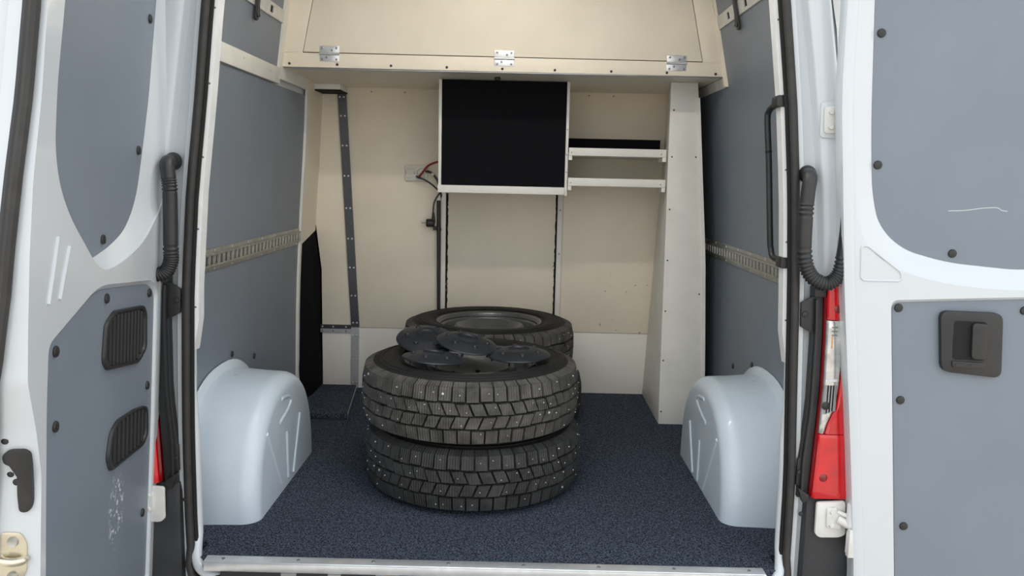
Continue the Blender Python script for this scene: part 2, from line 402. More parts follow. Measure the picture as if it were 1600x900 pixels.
# rough black sealant in the joints
def sealant(x, z0, z1):
    pts = [(x + random.uniform(-0.0015, 0.0015), YB - 0.002, z) for z in rng(z0, z1, 60)]
    MB().tube(pts, [0.0022 + random.random() * 0.0022 for _ in pts], 6).build('joint_sealant', 'dark_gap', bw)
sealant(-0.272, 0.30, 0.925); sealant(0.228, 0.30, 0.93)
for x, z in ((-0.62, 1.372), (-0.47, 1.372), (0.36, 1.375), (0.47, 1.375), (0.245, 0.86), (0.245, 0.66), (0.222, 0.60)): add_screw((x, (YB if abs(x - 0.245) > 0.01 else 1.682) - 0.0005, z), (0, -1, 0), bw, 'steel_strip', 0.0035)

# metal cover strips over the partition joints
ms = thing('metal_strip', (-0.70, 1.69, 0), 'long steel cover strip with paired screws running up the cream partition', 'strip')
def skew(x0, x1, z0, xt0, xt1, z1, y0=1.688, y1=1.70):
    return MB().hexa([(x0, y0, z0), (x1, y0, z0), (x1, y1, z0), (x0, y1, z0), (xt0, y0, z1), (xt1, y0, z1), (xt1, y1, z1), (xt0, y1, z1)])
skew(-0.7155, -0.679, 0.295, -0.771, -0.733, 1.366).build('upper_length', 'steel_dark_reflect', ms, smooth=False)
skew(-0.720, -0.684, 0.0, -0.7155, -0.679, 0.293).build('lower_length', 'aluminium', ms, smooth=False)
for z in (1.345, 1.262, 1.13, 0.994, 0.848, 0.708, 0.574, 0.443, 0.315, 0.255, 0.14, 0.03):
    c = -0.697 - (max(z, 0.29) - 0.295) * 0.0516
    for d in (-0.009, 0.009): add_screw((c + d - (0.004 if z < 0.29 else 0), 1.687, z), (0, -1, 0), ms, 'aluminium', 0.0042)
hs = thing('metal_strip', (-0.79, 1.69, 0.27), 'short horizontal steel strip low on the partition beside black felt', 'strip')
MB().box(-0.882, -0.7165, 1.689, 1.70, 0.285, 0.303).build('upper_half', 'steel_dark_reflect', hs, smooth=False)
MB().box(-0.882, -0.7165, 1.690, 1.70, 0.267, 0.284).build('lower_half', 'aluminium', hs, smooth=False)
for x in (-0.85, -0.80, -0.74): add_screw((x, 1.688, 0.294), (0, -1, 0), hs, 'aluminium', 0.0042); add_screw((x, 1.689, 0.275), (0, -1, 0), hs, 'steel_strip', 0.0042)

# black felt covering low on the left
fe = MB()
P0 = [(-0.893, 1.425, 0.0), (-0.853, 1.697, 0.0), (-0.853, 1.697, 0.56), (-0.882, 1.697, 0.81), (-0.888, 1.60, 0.845), (-0.888, 1.425, 0.84)]
fe.prism(P0, (-0.006, 0.0, 0)); fo = fe.build('felt_panel', 'black_felt', WLO, smooth=False); tag(fo, 'black felt lining board')
# low carpeted board in the left corner
cb = thing('carpeted_board', (-0.75, 1.42, 0.0), 'low carpet-covered board lying in the left rear floor corner', 'board')
MB().prism([(-0.85, 1.20, 0.001), (-0.635, 1.20, 0.001), (-0.688, 1.66, 0.001), (-0.85, 1.66, 0.001)], (0, 0, 0.024)).build('board', 'carpet', cb, bevel=0.003)
MB().prism([(-0.633, 1.20, 0.001), (-0.629, 1.20, 0.001), (-0.682, 1.66, 0.001), (-0.686, 1.66, 0.001)], (0, 0, 0.026)).build('metal_edge', 'steel_strip', cb)

# boxed column on the right
cr = lerp_curve([(1.39, 0.747), (1.325, 0.753), (0.963, 0.785), (0.706, 0.808), (0.24, 0.832), (0, 0.836)])
cm = MB(); rings = []
for z in rng(0.0, 1.388, 12):
    t = z / 1.39
    rings.append([Vector((0.655 - 0.014 * t, 1.24, z)), Vector((cr(z), 1.24, z)), Vector((cr(z), 1.696, z)), Vector((0.658 + 0.060 * t, 1.696, z))])
ct = thing('boxed_column', (0.73, 1.24, 0), 'tall cream boxed-in column against the right wall', 'column')
cm.loft(rings, True, True, True).build('casing', 'white_board', ct, bevel=0.001)
ed = MB(); rings = []
for z in rng(0.0, 1.33, 12): rings.append([Vector((cr(z) - 0.008, 1.234, z)), Vector((cr(z) + 0.004, 1.234, z)), Vector((cr(z) + 0.004, 1.26, z)), Vector((cr(z) - 0.008, 1.26, z))])
ed.loft(rings, True, True, True).build('edge_strip', 'white_board', ct)
for z in (1.281, 1.099, 0.891, 0.685, 0.477, 0.271, 0.054): add_screw((0.656 + (1.39 - z) * 0.006, 1.2395, z), (0, -1, 0), ct, 'black_plastic', 0.0032)
for z in (1.10, 0.55): add_screw((cr(z) - 0.02, 1.2395, z), (0, -1, 0), ct, 'black_plastic', 0.0032)

# ------------------------------------------------------------------ overhead cabinet
oc = thing('overhead_cabinet', (-0.02, 1.05, 1.39), 'wide cream overhead cabinet with a hinged flap under the roof', 'cabinet')
def lx(z): return -0.836 + (z - 1.392) * 0.149
def rx(z): return 0.801 - (z - 1.389) * 0.221
Yc = 1.05; zb, zt = 1.392, 1.945
def frame_piece(name, pts, y0, y1, m): return MB().prism([(x, y0, z) for x, z in pts], (0, y1 - y0, 0)).build(name, m, oc, bevel=0.0008)
fx0 = lambda z: -0.757 + (z - 1.446) * 0.209
fx1 = lambda z: 0.721 - (z - 1.438) * 0.224
fz0, fz1 = 1.444, 1.86
frame_piece('bottom_rail', [(lx(zb), zb), (rx(zb), zb - 0.003), (rx(fz0), fz0 - 0.005), (lx(fz0), fz0)], Yc, Yc + 0.015, 'cream_board')
frame_piece('top_rail', [(lx(fz1), fz1), (rx(fz1), fz1), (rx(zt), zt), (lx(zt), zt)], Yc, Yc + 0.015, 'cream_board')
frame_piece('side_stile', [(lx(fz0), fz0 + 0.0005), (fx0(fz0), fz0), (fx0(fz1), fz1), (lx(fz1), fz1)], Yc, Yc + 0.015, 'cream_board')
frame_piece('side_stile', [(fx1(fz0), fz0 - 0.005), (rx(fz0), fz0 - 0.0045), (rx(fz1), fz1), (fx1(fz1), fz1)], Yc, Yc + 0.015, 'cream_board')
gp = 0.0032
frame_piece('flap_door', [(fx0(fz0) + gp, fz0 + gp), (fx1(fz0) - gp, fz0 - 0.005 + gp), (fx1(fz1) - gp, fz1 - gp), (fx0(fz1) + gp, fz1 - gp)], Yc, Yc + 0.014, 'cream_board')
frame_piece('inner_backing', [(lx(zb) + .02, zb + .01), (rx(zb) - .02, zb + .01), (rx(zt) - .02, zt - .01), (lx(zt) + .02, zt - .01)], Yc + 0.016, Yc + 0.02, 'dark_gap')
MB().hexa([(lx(zb), Yc + 0.015, zb - 0.003), (rx(zb), Yc + 0.015, zb - 0.003), (0.80, YB, zb - 0.003), (-0.84, YB, zb - 0.003), (lx(zb), Yc + 0.015, zb + 0.012), (rx(zb), Yc + 0.015, zb + 0.012), (0.80, YB, zb + 0.012), (-0.84, YB, zb + 0.012)]).build('bottom_board', 'cream_board', oc)
MB().box(lx(zb) + 0.002, rx(zb) - 0.002, Yc + 0.001, Yc + 0.014, zb - 0.006, zb - 0.003).build('underside_edging', 'steel_strip', oc)
# side battens below the cabinet
MB().hexa([(-0.842, 1.0, 1.345), (-0.832, 1.0, 1.345), (-0.832, 1.42, 1.345), (-0.842, 1.42, 1.345), (-0.842, 1.0, 1.389), (-0.828, 1.0, 1.389), (-0.828, 1.42, 1.389), (-0.842, 1.42, 1.389)]).build('side_batten', 'white_board', oc)
MB().hexa([(-0.842, 1.0, 1.389), (-0.832, 1.0, 1.389), (-0.832, 1.05, 1.389), (-0.842, 1.05, 1.389), (-0.768, 1.0, 1.94), (-0.757, 1.0, 1.94), (-0.757, 1.05, 1.94), (-0.768, 1.05, 1.94)]).build('side_filler', 'white_board', oc)
MB().hexa([(0.812, 1.05, 1.353), (0.822, 1.05, 1.353), (0.822, 1.62, 1.353), (0.812, 1.62, 1.353), (0.803, 1.05, 1.388), (0.815, 1.05, 1.388), (0.815, 1.62, 1.388), (0.803, 1.62, 1.388)]).build('side_batten', 'white_board', oc)
MB().hexa([(0.802, 1.046, 1.353), (0.822, 1.046, 1.353), (0.822, 1.066, 1.353), (0.802, 1.066, 1.353), (0.688, 1.046, 1.94), (0.70, 1.046, 1.94), (0.70, 1.066, 1.94), (0.688, 1.066, 1.94)]).build('side_filler', 'cream_board', oc)
for x, z in ((-0.806, 1.404), (-0.629, 1.4035), (-0.43, 1.403), (-0.224, 1.402), (-0.019, 1.4005), (0.175, 1.4), (0.383, 1.3995), (0.588, 1.399), (0.768, 1.398)): add_screw((x, Yc - 0.0004, z), (0, -1, 0), oc, 'black_plastic', 0.0048)
for xc, zc in ((-0.657, 1.441), (-0.0125, 1.4375), (0.622, 1.4335)):
    h = MB().box(xc - 0.036, xc + 0.036, Yc - 0.0022, Yc, zc + 0.004, zc + 0.029).build('hinge', 'aluminium', oc, bevel=0.0008); tag(h, 'zinc butt hinge')
    MB().box(xc - 0.036, xc + 0.036, Yc - 0.0022, Yc, zc - 0.027, zc - 0.003).build('lower_leaf', 'aluminium', h, bevel=0.0008)
    MB().tube([(xc - 0.037, Yc - 0.004, zc), (xc + 0.037, Yc - 0.004, zc)], 0.0042, 10).build('knuckle', 'aluminium', h)
    for dx, dz in ((-0.026, 0.021), (0.026, 0.021), (0.010, 0.013), (-0.026, -0.020), (0.026, -0.020), (-0.010, -0.012)): add_screw((xc + dx, Yc - 0.002, zc + dz), (0, -1, 0), h, 'steel_strip', 0.0042)
MB().lathe([(0, -0.012), (0.010, -0.012), (0.012, -0.006), (0.010, 0.0)], 12, Matrix.Translation((-0.04, 1.20, 1.389))).build('catch', 'black_plastic', oc)

# little batten box on the left under the cabinet
sb = thing('batten_block', (-0.79, 1.62, 1.36), 'short white batten block with dark underside below the cabinet, top left', 'block')
MB().box(-0.853, -0.727, 1.55, 1.699, 1.364, 1.388).build('block', 'white_board', sb, bevel=0.0008)
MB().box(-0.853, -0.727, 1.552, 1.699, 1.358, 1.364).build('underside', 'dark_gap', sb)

# ------------------------------------------------------------------ black-fronted box and shelves
bx = thing('wall_cabinet', (-0.01, 1.30, 0.94), 'square wall cabinet with black felt front and white edges', 'cabinet')
MB().box(-0.277, -0.265, 1.30, YB, 0.968, 1.388).build('side_board', 'white_board', bx, bevel=0.0008)
MB().box(0.238, 0.249, 1.298, YB, 0.935, 1.388).build('side_board', 'white_board', bx, bevel=0.0008)
MB().box(-0.278, 0.237, 1.292, YB, 0.938, 0.968).build('bottom_board', 'white_board', bx, bevel=0.0008)
MB().box(-0.264, 0.237, 1.304, 1.320, 0.969, 1.387).build('felt_front', 'black_felt', bx, smooth=False)
for z in (1.03, 1.1, 1.2): add_screw((0.2435, 1.2975, z), (0, -1, 0), bx, 'steel_strip', 0.0025)
def shelf(z0, z1, lab, xr):
    t = thing('shelf', (0.45, 1.28, z0), lab, 'shelf', 'white shelves beside the black panel')
    MB().box(0.251, xr, 1.28, 1.292, z0, z1).build('front_lip', 'white_board', t, bevel=0.001)
    MB().box(0.251, xr, 1.292, YB - 0.001, z0, z0 + 0.012).build('shelf_board', 'white_board', t)
    for xa in (0.251, xr - 0.014): MB().box(xa, xa + 0.014, 1.283, 1.40, z0 - 0.018, z0).build('support_cleat', 'white_board', t, bevel=0.0008)
    for x in (0.262, xr - 0.02): add_screw((x, 1.2797, z0 + 0.012), (0, -1, 0), t, 'steel_strip', 0.0025)
shelf(1.097, 1.128, 'upper white shelf with raised lip beside the black panel', 0.643)
shelf(0.976, 1.008, 'lower white shelf with raised lip beside the black panel', 0.645)
bs = MB().box(0.256, 0.664, 1.55, 1.66, 1.110, 1.178).build('felt_strip', 'black_felt', None, bevel=0.002); tag(bs, 'black felt-covered strip standing on the upper shelf', 'felt strip')

# ------------------------------------------------------------------ socket, cables, plug
so = thing('wall_socket', (-0.415, 1.69, 0.979), 'double cream wall socket on the partition left of black panel', 'socket')
MB().prism([(x, 1.70, z) for x, z in fillet([(-0.466, 0.978), (-0.364, 0.978), (-0.364, 1.049), (-0.466, 1.049)], 0.006)], (0, -0.016, 0)).build('cover_plate', 'socket_plastic', so, bevel=0.002)
for x in (-0.441, -0.390):
    M = axis_matrix((x, 1.684, 1.014), (0, -1, 0))
    w = MB().lathe([(0, -0.012), (0.0165, -0.012), (0.0175, 0.001), (0.0205, 0.0025), (0.022, 0.0)], 20, M).build('socket_well', 'socket_plastic', so)
    for d in (-0.0065, 0.0065): MB().lathe([(0, 0.0008), (0.0026, 0.0008), (0.0026, 0)], 8, axis_matrix((x + d, 1.696, 1.014), (0, -1, 0))).build('pin_hole', 'dark_gap', w)
    for d in (-0.019, 0.019): MB().box(x + d - 0.0022, x + d + 0.0022, 1.6795, 1.683, 1.008, 1.020).build('earth_contact', 'steel_strip', w)
tag(MB().tube(smooth_path([(-0.400, 1.668, 0.996), (-0.386, 1.655, 1.012), (-0.358, 1.650, 1.046), (-0.325, 1.645, 1.062), (-0.298, 1.645, 1.066), (-0.276, 1.645, 1.066)]), 0.0048, 8).build('red_cable', 'red_cable'), 'dark red cable arching from the socket into the black cabinet', 'cable')
tag(MB().tube(smooth_path([(-0.412, 1.675, 0.999), (-0.402, 1.655, 0.994), (-0.375, 1.655, 0.985), (-0.345, 1.655, 0.968), (-0.318, 1.66, 0.945), (-0.300, 1.665, 0.925), (-0.302, 1.675, 0.905)]), 0.0042, 8).build('black_cable', 'black_plastic'), 'thin black cable drooping from the socket to the conduit top', 'cable')
bc = thing('taped_cable', (-0.335, 1.66, 0.95), 'thick black cable with a white tape band beside the socket', 'cable')
MB().tube(smooth_path([(-0.372, 1.69, 1.022), (-0.355, 1.665, 1.020), (-0.337, 1.66, 1.011), (-0.318, 1.66, 0.988), (-0.309, 1.66, 0.966), (-0.309, 1.672, 0.945)]), 0.0058, 8).build('sheath', 'black_plastic', bc)
MB().tube([(-0.342, 1.6605, 1.0135), (-0.337, 1.66, 1.010), (-0.332, 1.66, 1.005)], 0.0066, 8).build('tape_band', 'white_board', bc)
pc = thing('power_plug', (-0.33, 1.66, 0.77), 'black angled power plug hanging by its cable below the socket', 'plug')
MB().tube(smooth_path([(-0.300, 1.665, 0.928), (-0.312, 1.655, 0.915), (-0.328, 1.655, 0.885), (-0.333, 1.655, 0.85), (-0.333, 1.655, 0.83)]), 0.0038, 8).build('cable', 'black_plastic', pc)
MB().tube(smooth_path([(-0.333, 1.655, 0.838), (-0.332, 1.655, 0.815), (-0.334, 1.655, 0.79)], 4), [0.005, 0.0055, 0.006, 0.0068, 0.0075, 0.0085, 0.0095, 0.0105, 0.011], 10).build('strain_relief', 'black_plastic', pc)
MB().lathe([(0, -0.020), (0.014, -0.020), (0.0185, -0.012), (0.0185, 0.012), (0.016, 0.017), (0, 0.017)], 16, axis_matrix((-0.347, 1.655, 0.790), (-1, 0, 0.0))).build('body', 'black_plastic', pc)
for d in (-0.0095, 0.0095): MB().tube([(-0.363, 1.655 + d, 0.790), (-0.384, 1.655 + d, 0.790)], 0.0024, 8).build('pin', 'galvanised', pc)
cv = thing('cable_conduit', (-0.297, 1.67, 0.36), 'black vertical cable conduit clipped beside the white batten', 'conduit')
MB().tube([(-0.3105, 1.672, 0.905), (-0.3085, 1.672, 0.70), (-0.3055, 1.672, 0.37), (-0.3045, 1.672, 0.005)], [0.0088, 0.0088, 0.0075, 0.0075], 10).build('pipe', 'black_plastic', cv)
MB().tube([(-0.3105, 1.672, 0.917), (-0.3105, 1.672, 0.893)], 0.0098, 10).build('white_collar', 'white_board', cv)
cl = MB().lathe([(0.0085, -0.006), (0.0118, -0.006), (0.0118, 0.006), (0.0085, 0.006)], 14, Matrix.Translation((-0.3090, 1.672, 0.762))).build('pipe_clip', 'black_plastic', cv)
MB().box(-0.336, -0.318, 1.683, 1.70, 0.756, 0.774).build('clip_foot', 'black_plastic', cl)

# ------------------------------------------------------------------ wheel arches
def wheel_arch(s, xw, xi, yc, label, ribs):
    t = thing('wheel_arch', (s * (xw + xi) / 2, yc, 0), label, 'wheel arch', 'white wheel arches')
    hl, ht = 0.335, 0.362
    def prof(d, n=28, ex=2.45, dz=0.0):
        pts = []
        for i in range(n + 1):
            a = math.pi * i / n; c, q = math.cos(a), math.sin(a)
            pts.append((yc - (hl - d) * math.copysign(abs(c) ** (2 / ex), c), (ht - d + dz) * abs(q) ** (2 / ex)))
        return pts
    rings = []
    R = 0.055
    levels = [(xw, -0.004, 0), (xi + R + 0.05, 0.004, 0)] + [(xi + R * (1 - math.sin(k * math.pi / 14)), 0.006 + R * 0.85 * (1 - math.cos(k * math.pi / 14)), 0) for k in range(8)]
    for x, d, dz in levels: rings.append([Vector((s * x, y, z)) for y, z in prof(d)])
    m = MB().loft(rings, closed=False)
    last = rings[-1]
    # flat inner cheek as a fan, so the shading stays clean
    c = Vector((s * xi, yc, 0.0)); o = len(m.v); m.v += last + [c]
    for i in range(len(last) - 1): m.f.append((o + i, o + i + 1, o + len(last)))
    m.build('housing', 'arch_paint', t, angle=50)
    # flange standing up along the wall
    fr = []
    for d, x in ((-0.030, xw - 0.002), (-0.026, xw - 0.010), (-0.004, xw - 0.012), (0.002, xw - 0.018)): fr.append([Vector((s * x, y, z)) for y, z in prof(d)])
    MB().loft(fr, closed=False).build('wall_flange', 'arch_paint', t, angle=60)
    for pts in ribs:
        P = smooth_path([(s * (xi + 0.003), y, z) for y, z in pts], 5)
        MB().tube(P, 0.0075, 8, flat=1.0).build('pressed_rib', 'arch_paint', t)
    for y, z in ((yc - 0.02, ht + 0.001), (yc - 0.13, ht - 0.018)): 
        MB().lathe([(0, 0.003), (0.010, 0.002), (0.013, 0)], 12, axis_matrix((s * (xw - 0.05), y, z - 0.004), (0, -0.1, 1))).build('plug_cap', 'white_paint', t)
    return t
ribsL = [[(0.300, 0.235), (0.433, 0.03)], [(0.499, 0.177), (0.505, 0.024)], [(0.655, 0.195), (0.565, 0.017)], [(0.455, 0.300), (0.525, 0.288), (0.552, 0.268), (0.51, 0.246), (0.43, 0.230)]]
ribsR = [[(0.374, 0.225), (0.510, 0.01)], [(0.590, 0.150), (0.590, 0.01)], [(0.745, 0.170), (0.665, 0.01)], [(0.560, 0.300), (0.635, 0.288), (0.655, 0.268), (0.605, 0.248), (0.52, 0.232)]]
wheel_arch(-1, 0.895, 0.680, 0.520, 'white painted wheel arch on the left, beside the black felt', ribsL)
wheel_arch(1, 0.885, 0.673, 0.585, 'white painted wheel arch on the right, in front of the boxed column', ribsR)

# ------------------------------------------------------------------ wheels
TR, TW = 0.358, 0.208
def make_wheel():
    t = thing('studded_wheel', (0, 0, 0), 'x', 'wheel', 'spare winter wheels in two stacks')
    half = [(0.204, 0.030), (0.214, 0.018), (0.226, 0.013), (0.238, 0.006), (0.255, 0.0015), (0.275, 0.0), (0.298, 0.003), (0.318, 0.009), (0.334, 0.018), (0.342, 0.030)]
    prof = half + [(0.3425, 0.06), (0.3430, TW / 2), (0.3425, TW - 0.06)] + [(r, TW - z) for r, z in reversed(half)]
    ty = MB().lathe(prof + [(0.204, TW / 2), prof[0]], 96).build('tyre', 'tyre_rubber', t, angle=60)
    # fine raised rings on the sidewall
    rg = MB()
    for z, sg in ((0, -1), (TW, 1)):
        for r, dz in ((0.238, 0.006), (0.292, 0.0018), (0.306, 0.0055)):
            zz = z - sg * dz; rg.lathe([(r - 0.0025, zz), (r - 0.001, zz + sg * 0.0018), (r + 0.001, zz + sg * 0.0014), (r + 0.0025, zz - sg * 0.001)], 96)
    rg.build('sidewall_rings', 'tyre_rubber', ty)
    # tread blocks, four rows
    tb = MB(); st = MB(); N = 54; rnd = random.Random(3)
    rows = [(0.019, 0.0605, 0.0, 0.0), (0.0665, 0.1015, 0.35, 0.5), (0.1065, 0.1415, -0.35, 0.2), (0.1475, TW - 0.019, 0.0, 0.6)]
    def rad(z): return TR - 0.010 * abs((z - TW / 2) / 0.085) ** 3
    for ri, (z0, z1, sk, ph) in enumerate(rows):
        for k in range(N):
            wv = 0.16 * math.sin(k * 2 * math.pi / N * 13 + ri)
            a0 = 2 * math.pi * (k + ph + 0.03) / N; a1 = 2 * math.pi * (k + ph + 0.915 + 0.04 * wv) / N
            za, zb_ = z0, z1
            dzw = 0.0018 * math.sin(k * 2.1 + ri)
            base, top = [], []
            for (a, z, e) in ((a0, za, 0), (a1, za, 0), (a1, zb_, 1), (a0, zb_, 1)):
                aa = a + (sk * 2 * math.pi / N if e else 0)
                zz = z + (dzw if (ri in (1, 2) or (ri == 0 and e) or (ri == 3 and not e)) else 0)
                ro = rad(zz)
                base.append(Vector((0.339 * math.cos(aa), 0.339 * math.sin(aa), zz)))
                ca = (a0 + a1) / 2 + (sk * 2 * math.pi / N * 0.5); at = ca + (aa - ca) * 0.965; zt_ = (za + zb_) / 2 + (zz - (za + zb_) / 2) * 0.96
                top.append(Vector((ro * math.cos(at), ro * math.sin(at), zt_)))
            # split the top once so the blocks follow the circumference
            tb.hexa(base + top)
            if ri in (0, 3):   # shoulder lug running onto the sidewall
                zz = z0 if ri == 0 else z1; sg = -1 if ri == 0 else 1
                b2, t2 = [], []
                for (a, z, r1) in ((a0, zz, 0.338), (a1, zz, 0.338), (a1, zz + sg * 0.010, 0.320), (a0, zz + sg * 0.010, 0.320)):
                    b2.append(Vector((r1 * math.cos(a), r1 * math.sin(a), z - sg * 0.008)))
                    rr = r1 + (0.0055 if r1 > 0.33 else 0.0025); t2.append(Vector((rr * math.cos(a), rr * math.sin(a), z)))
                tb.hexa(b2 + t2)
            if rnd.random() < 0.52:
                a = a0 + (a1 - a0) * rnd.uniform(0.2, 0.8) + sk * math.pi / N; z = z0 + (z1 - z0) * rnd.uniform(0.2, 0.8); r = rad(z)
                d = Vector((math.cos(a), math.sin(a), 0)); big = rnd.random() < 0.05; sr = 0.0042 if big else rnd.uniform(0.0014, 0.0024)
                st.lathe([(0, 0.0022), (sr * 0.6, 0.0020), (sr, 0.0008), (sr, -0.003)], 7, axis_matrix(Vector((r * d.x, r * d.y, z)) - d * 0.0008, d))
    x = tb.build('tread_blocks', 'tread_rubber', ty, angle=20); x['kind'] = 'stuff'
    x = st.build('studs', 'stud_metal', ty); x['kind'] = 'stuff'
    zt = TW - 0.014
    rim = MB().lathe([(0.206, zt - 0.010), (0.222, zt - 0.004), (0.2235, zt), (0.2215, zt + 0.004), (0.216, zt + 0.003), (0.2105, zt - 0.004), (0.206, zt - 0.016), (0.197, zt - 0.020), (0.194, zt - 0.026), (0.190, zt - 0.055), (0.182, zt - 0.066), (0.165, zt - 0.070), (0.156, zt - 0.060), (0.151, zt - 0.030), (0.145, zt - 0.017), (0.136, zt - 0.014), (0.124, zt - 0.022), (0.100, zt - 0.050), (0.075, zt - 0.072), (0.040, zt - 0.082), (0.036, zt - 0.080), (0.034, zt - 0.10), (0.17, zt - 0.11), (0.194, 0.045), (0.206, 0.018), (0.2215, 0.012), (0.2235, 0.016), (0.206, 0.024), (0.203, 0.05), (0.203, zt - 0.03), (0.206, zt - 0.010)], 64).build('rim', 'rim_steel', t, angle=50)
    for k in range(6):
        a = 2 * math.pi * k / 6 + 0.3
        MB().lathe([(0, 0.0018), (0.010, 0.0018), (0.013, 0.0)], 10, axis_matrix((0.092 * math.cos(a), 0.092 * math.sin(a), zt - 0.0595), (-0.6 * math.cos(a), -0.6 * math.sin(a), 1))).build('bolt_hole', 'dark_gap', rim)
    MB().lathe([(0, 0.0), (0.036, 0.0), (0.036, -0.004)], 20, Matrix.Translation((0, 0, zt - 0.084))).build('hub_bore', 'dark_gap', rim)
    vs_ = MB().tube([(0.178, 0.0, zt - 0.066), (0.176, 0, zt - 0.045), (0.174, 0, zt - 0.030)], [0.005, 0.0045, 0.004], 8).build('valve', 'black_plastic', rim)
    return t
def tread_mat(name, c):
    m = mat(name, c, 0.7, var=0.45, vscale=24)
    n = m.node_tree; b = n.nodes['Principled BSDF']; t = n.nodes['Texture Coordinate']
    # sipes: fine axial cuts, angle taken round the wheel axis
    sp = n.nodes.new('ShaderNodeSeparateXYZ'); n.links.new(t.outputs['Object'], sp.inputs[0])
    at = n.nodes.new('ShaderNodeMath'); at.operation = 'ARCTAN2'; n.links.new(sp.outputs['Y'], at.inputs[0]); n.links.new(sp.outputs['X'], at.inputs[1])
    mu = n.nodes.new('ShaderNodeMath'); mu.operation = 'MULTIPLY'; mu.inputs[1].default_value = 54 * 5; n.links.new(at.outputs[0], mu.inputs[0])
    sn = n.nodes.new('ShaderNodeMath'); sn.operation = 'SINE'; n.links.new(mu.outputs[0], sn.inputs[0])
    nz = n.nodes.new('ShaderNodeTexNoise'); nz.inputs['Scale'].default_value = 160; n.links.new(t.outputs['Object'], nz.inputs['Vector'])
    ad = n.nodes.new('ShaderNodeMath'); ad.operation = 'MULTIPLY_ADD'; ad.inputs[1].default_value = 2.5; n.links.new(nz.outputs['Fac'], ad.inputs[0]); n.links.new(sn.outputs[0], ad.inputs[2])
    bp = n.nodes.new('ShaderNodeBump'); bp.inputs['Strength'].default_value = 0.55; bp.inputs['Distance'].default_value = 0.0015
    n.links.new(ad.outputs[0], bp.inputs['Height']); n.links.new(bp.outputs[0], b.inputs['Normal'])
tread_mat('tread_rubber', (0.075, 0.071, 0.065)); tread_mat('tread_clean_shaded', (0.036, 0.036, 0.036))
w0 = make_wheel()
spots = [(-0.083, 0.626, 0.0, 0.4, 'lower wheel of the front stack, resting on the carpet'),
         (-0.095, 0.620, TW + 0.001, 2.1, 'upper wheel of the front stack, carrying four dark hubcaps'),
         (-0.020, 1.340, 0.0, 4.0, 'lower wheel of the rear stack, mostly hidden against the partition'),
         (-0.060, 1.338, TW + 0.001, 5.2, 'upper wheel of the rear stack, bare steel rim facing up')]
allw = [w0] + [copy_tree(w0) for _ in range(3)]
for o, (x, y, z, a, lab) in zip(allw, spots):
    o.location = (x, y, z); o.rotation_euler = (0, 0, a); o['label'] = lab
    if z == 0.0:   # lower treads: cleaner, with shade put into the colour; upper ones: dried road dust
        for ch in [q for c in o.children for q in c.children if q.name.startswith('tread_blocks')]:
            ch.material_slots[0].link = 'OBJECT'; ch.material_slots[0].material = MATS['tread_clean_shaded']

# ------------------------------------------------------------------ hubcaps
def make_cap():
    t = thing('hubcap', (0, 0, 0), 'x', 'hubcap', 'dark plastic hubcaps on the front wheel')
    R = 0.103
    MB().lathe([(0.0, 0.012), (0.030, 0.012), (0.034, 0.0135), (0.037, 0.0175), (0.044, 0.018), (0.060, 0.0145), (0.082, 0.008), (0.100, 0.001), (R, -0.003), (0.101, -0.005), (0.08, 0.0035), (0.058, 0.010), (0.03, 0.009), (0.0, 0.009)], 48).build('disc', 'hubcap_plastic', t, angle=30)
    for k in range(6):
        a = 2 * math.pi * k / 6
        c = Vector((0.066 * math.cos(a), 0.066 * math.sin(a), 0.012))
        MB().lathe([(0, 0.005), (0.006, 0.005), (0.0085, 0.003), (0.0095, -0.002)], 12, Matrix.Translation(c)).build('bolt_boss', 'hubcap_plastic', t)
    for k in range(6):
        a = 2 * math.pi * (k + 0.5) / 6
        c = Vector((0.088 * math.cos(a), 0.088 * math.sin(a), -0.008))
        MB().tube([c + Vector((0, 0, 0.010)), c + Vector((0, 0, -0.012))], [0.004, 0.003], 6).build('retaining_lug', 'hubcap_plastic', t)
    return t
c0 = make_cap()
zt = 2 * TW
caps = [((-0.207, 0.505, zt + 0.016), (-0.05, 0.07, 0.2), 'front left hubcap lying nearly flat on the wheel'),
        ((-0.252, 0.690, zt + 0.038), (0.27, 0.08, 1.1), 'rear left hubcap tipped up towards the doors'),
        ((-0.108, 0.604, zt + 0.046), (0.12, 0.17, 2.0), 'middle hubcap leaning across its neighbours'),
        ((0.062, 0.566, zt + 0.020), (0.03, -0.02, 0.7), 'right-hand hubcap lying on the wheel')]
for o, (l, r, lab) in zip([c0] + [copy_tree(c0) for _ in range(3)], caps):
    o.rotation_mode = 'ZYX'; o.location = l; o.rotation_euler = r; o['label'] = lab

# ------------------------------------------------------------------ sill
si = thing('trim_1', (0, -0.03, 0), 'aluminium sill strip with screws along the carpet edge', 'sill strip', kind='structure')
MB().hexa([(-0.752, -0.040, -0.003), (0.716, -0.040, -0.003), (0.716, -0.002, -0.003), (-0.752, -0.002, -0.003), (-0.746, -0.037, 0.004), (0.710, -0.037, 0.004), (0.712, -0.002, 0.004), (-0.748, -0.002, 0.004)]).build('top_flange', 'aluminium', si, bevel=0.0008)
MB().box(-0.744, 0.708, -0.043, -0.039, -0.020, 0.0025).build('front_flange', 'aluminium', si, bevel=0.0008)
for i in range(8): add_screw((-0.70 + i * 0.196, -0.020, 0.0042), (0, 0, 1), si, 'steel_strip', 0.0045)
MB().box(-0.70, 0.71, -0.046, -0.030, -0.034, -0.0205).build('patchy_lip', 'patchy_sill', si)
MB().box(-0.715, 0.70, -0.046, 0.02, -0.5, -0.0345).build('sill_panel', 'bumper_plastic', si)
step = thing('bumper_step', (0, -0.1, -0.35), 'black plastic rear bumper step below the load sill', 'bumper')
MB().box(-0.80, 0.79, -0.20, -0.047, -0.40, -0.16).build('tread', 'bumper_plastic', step, bevel=0.012)

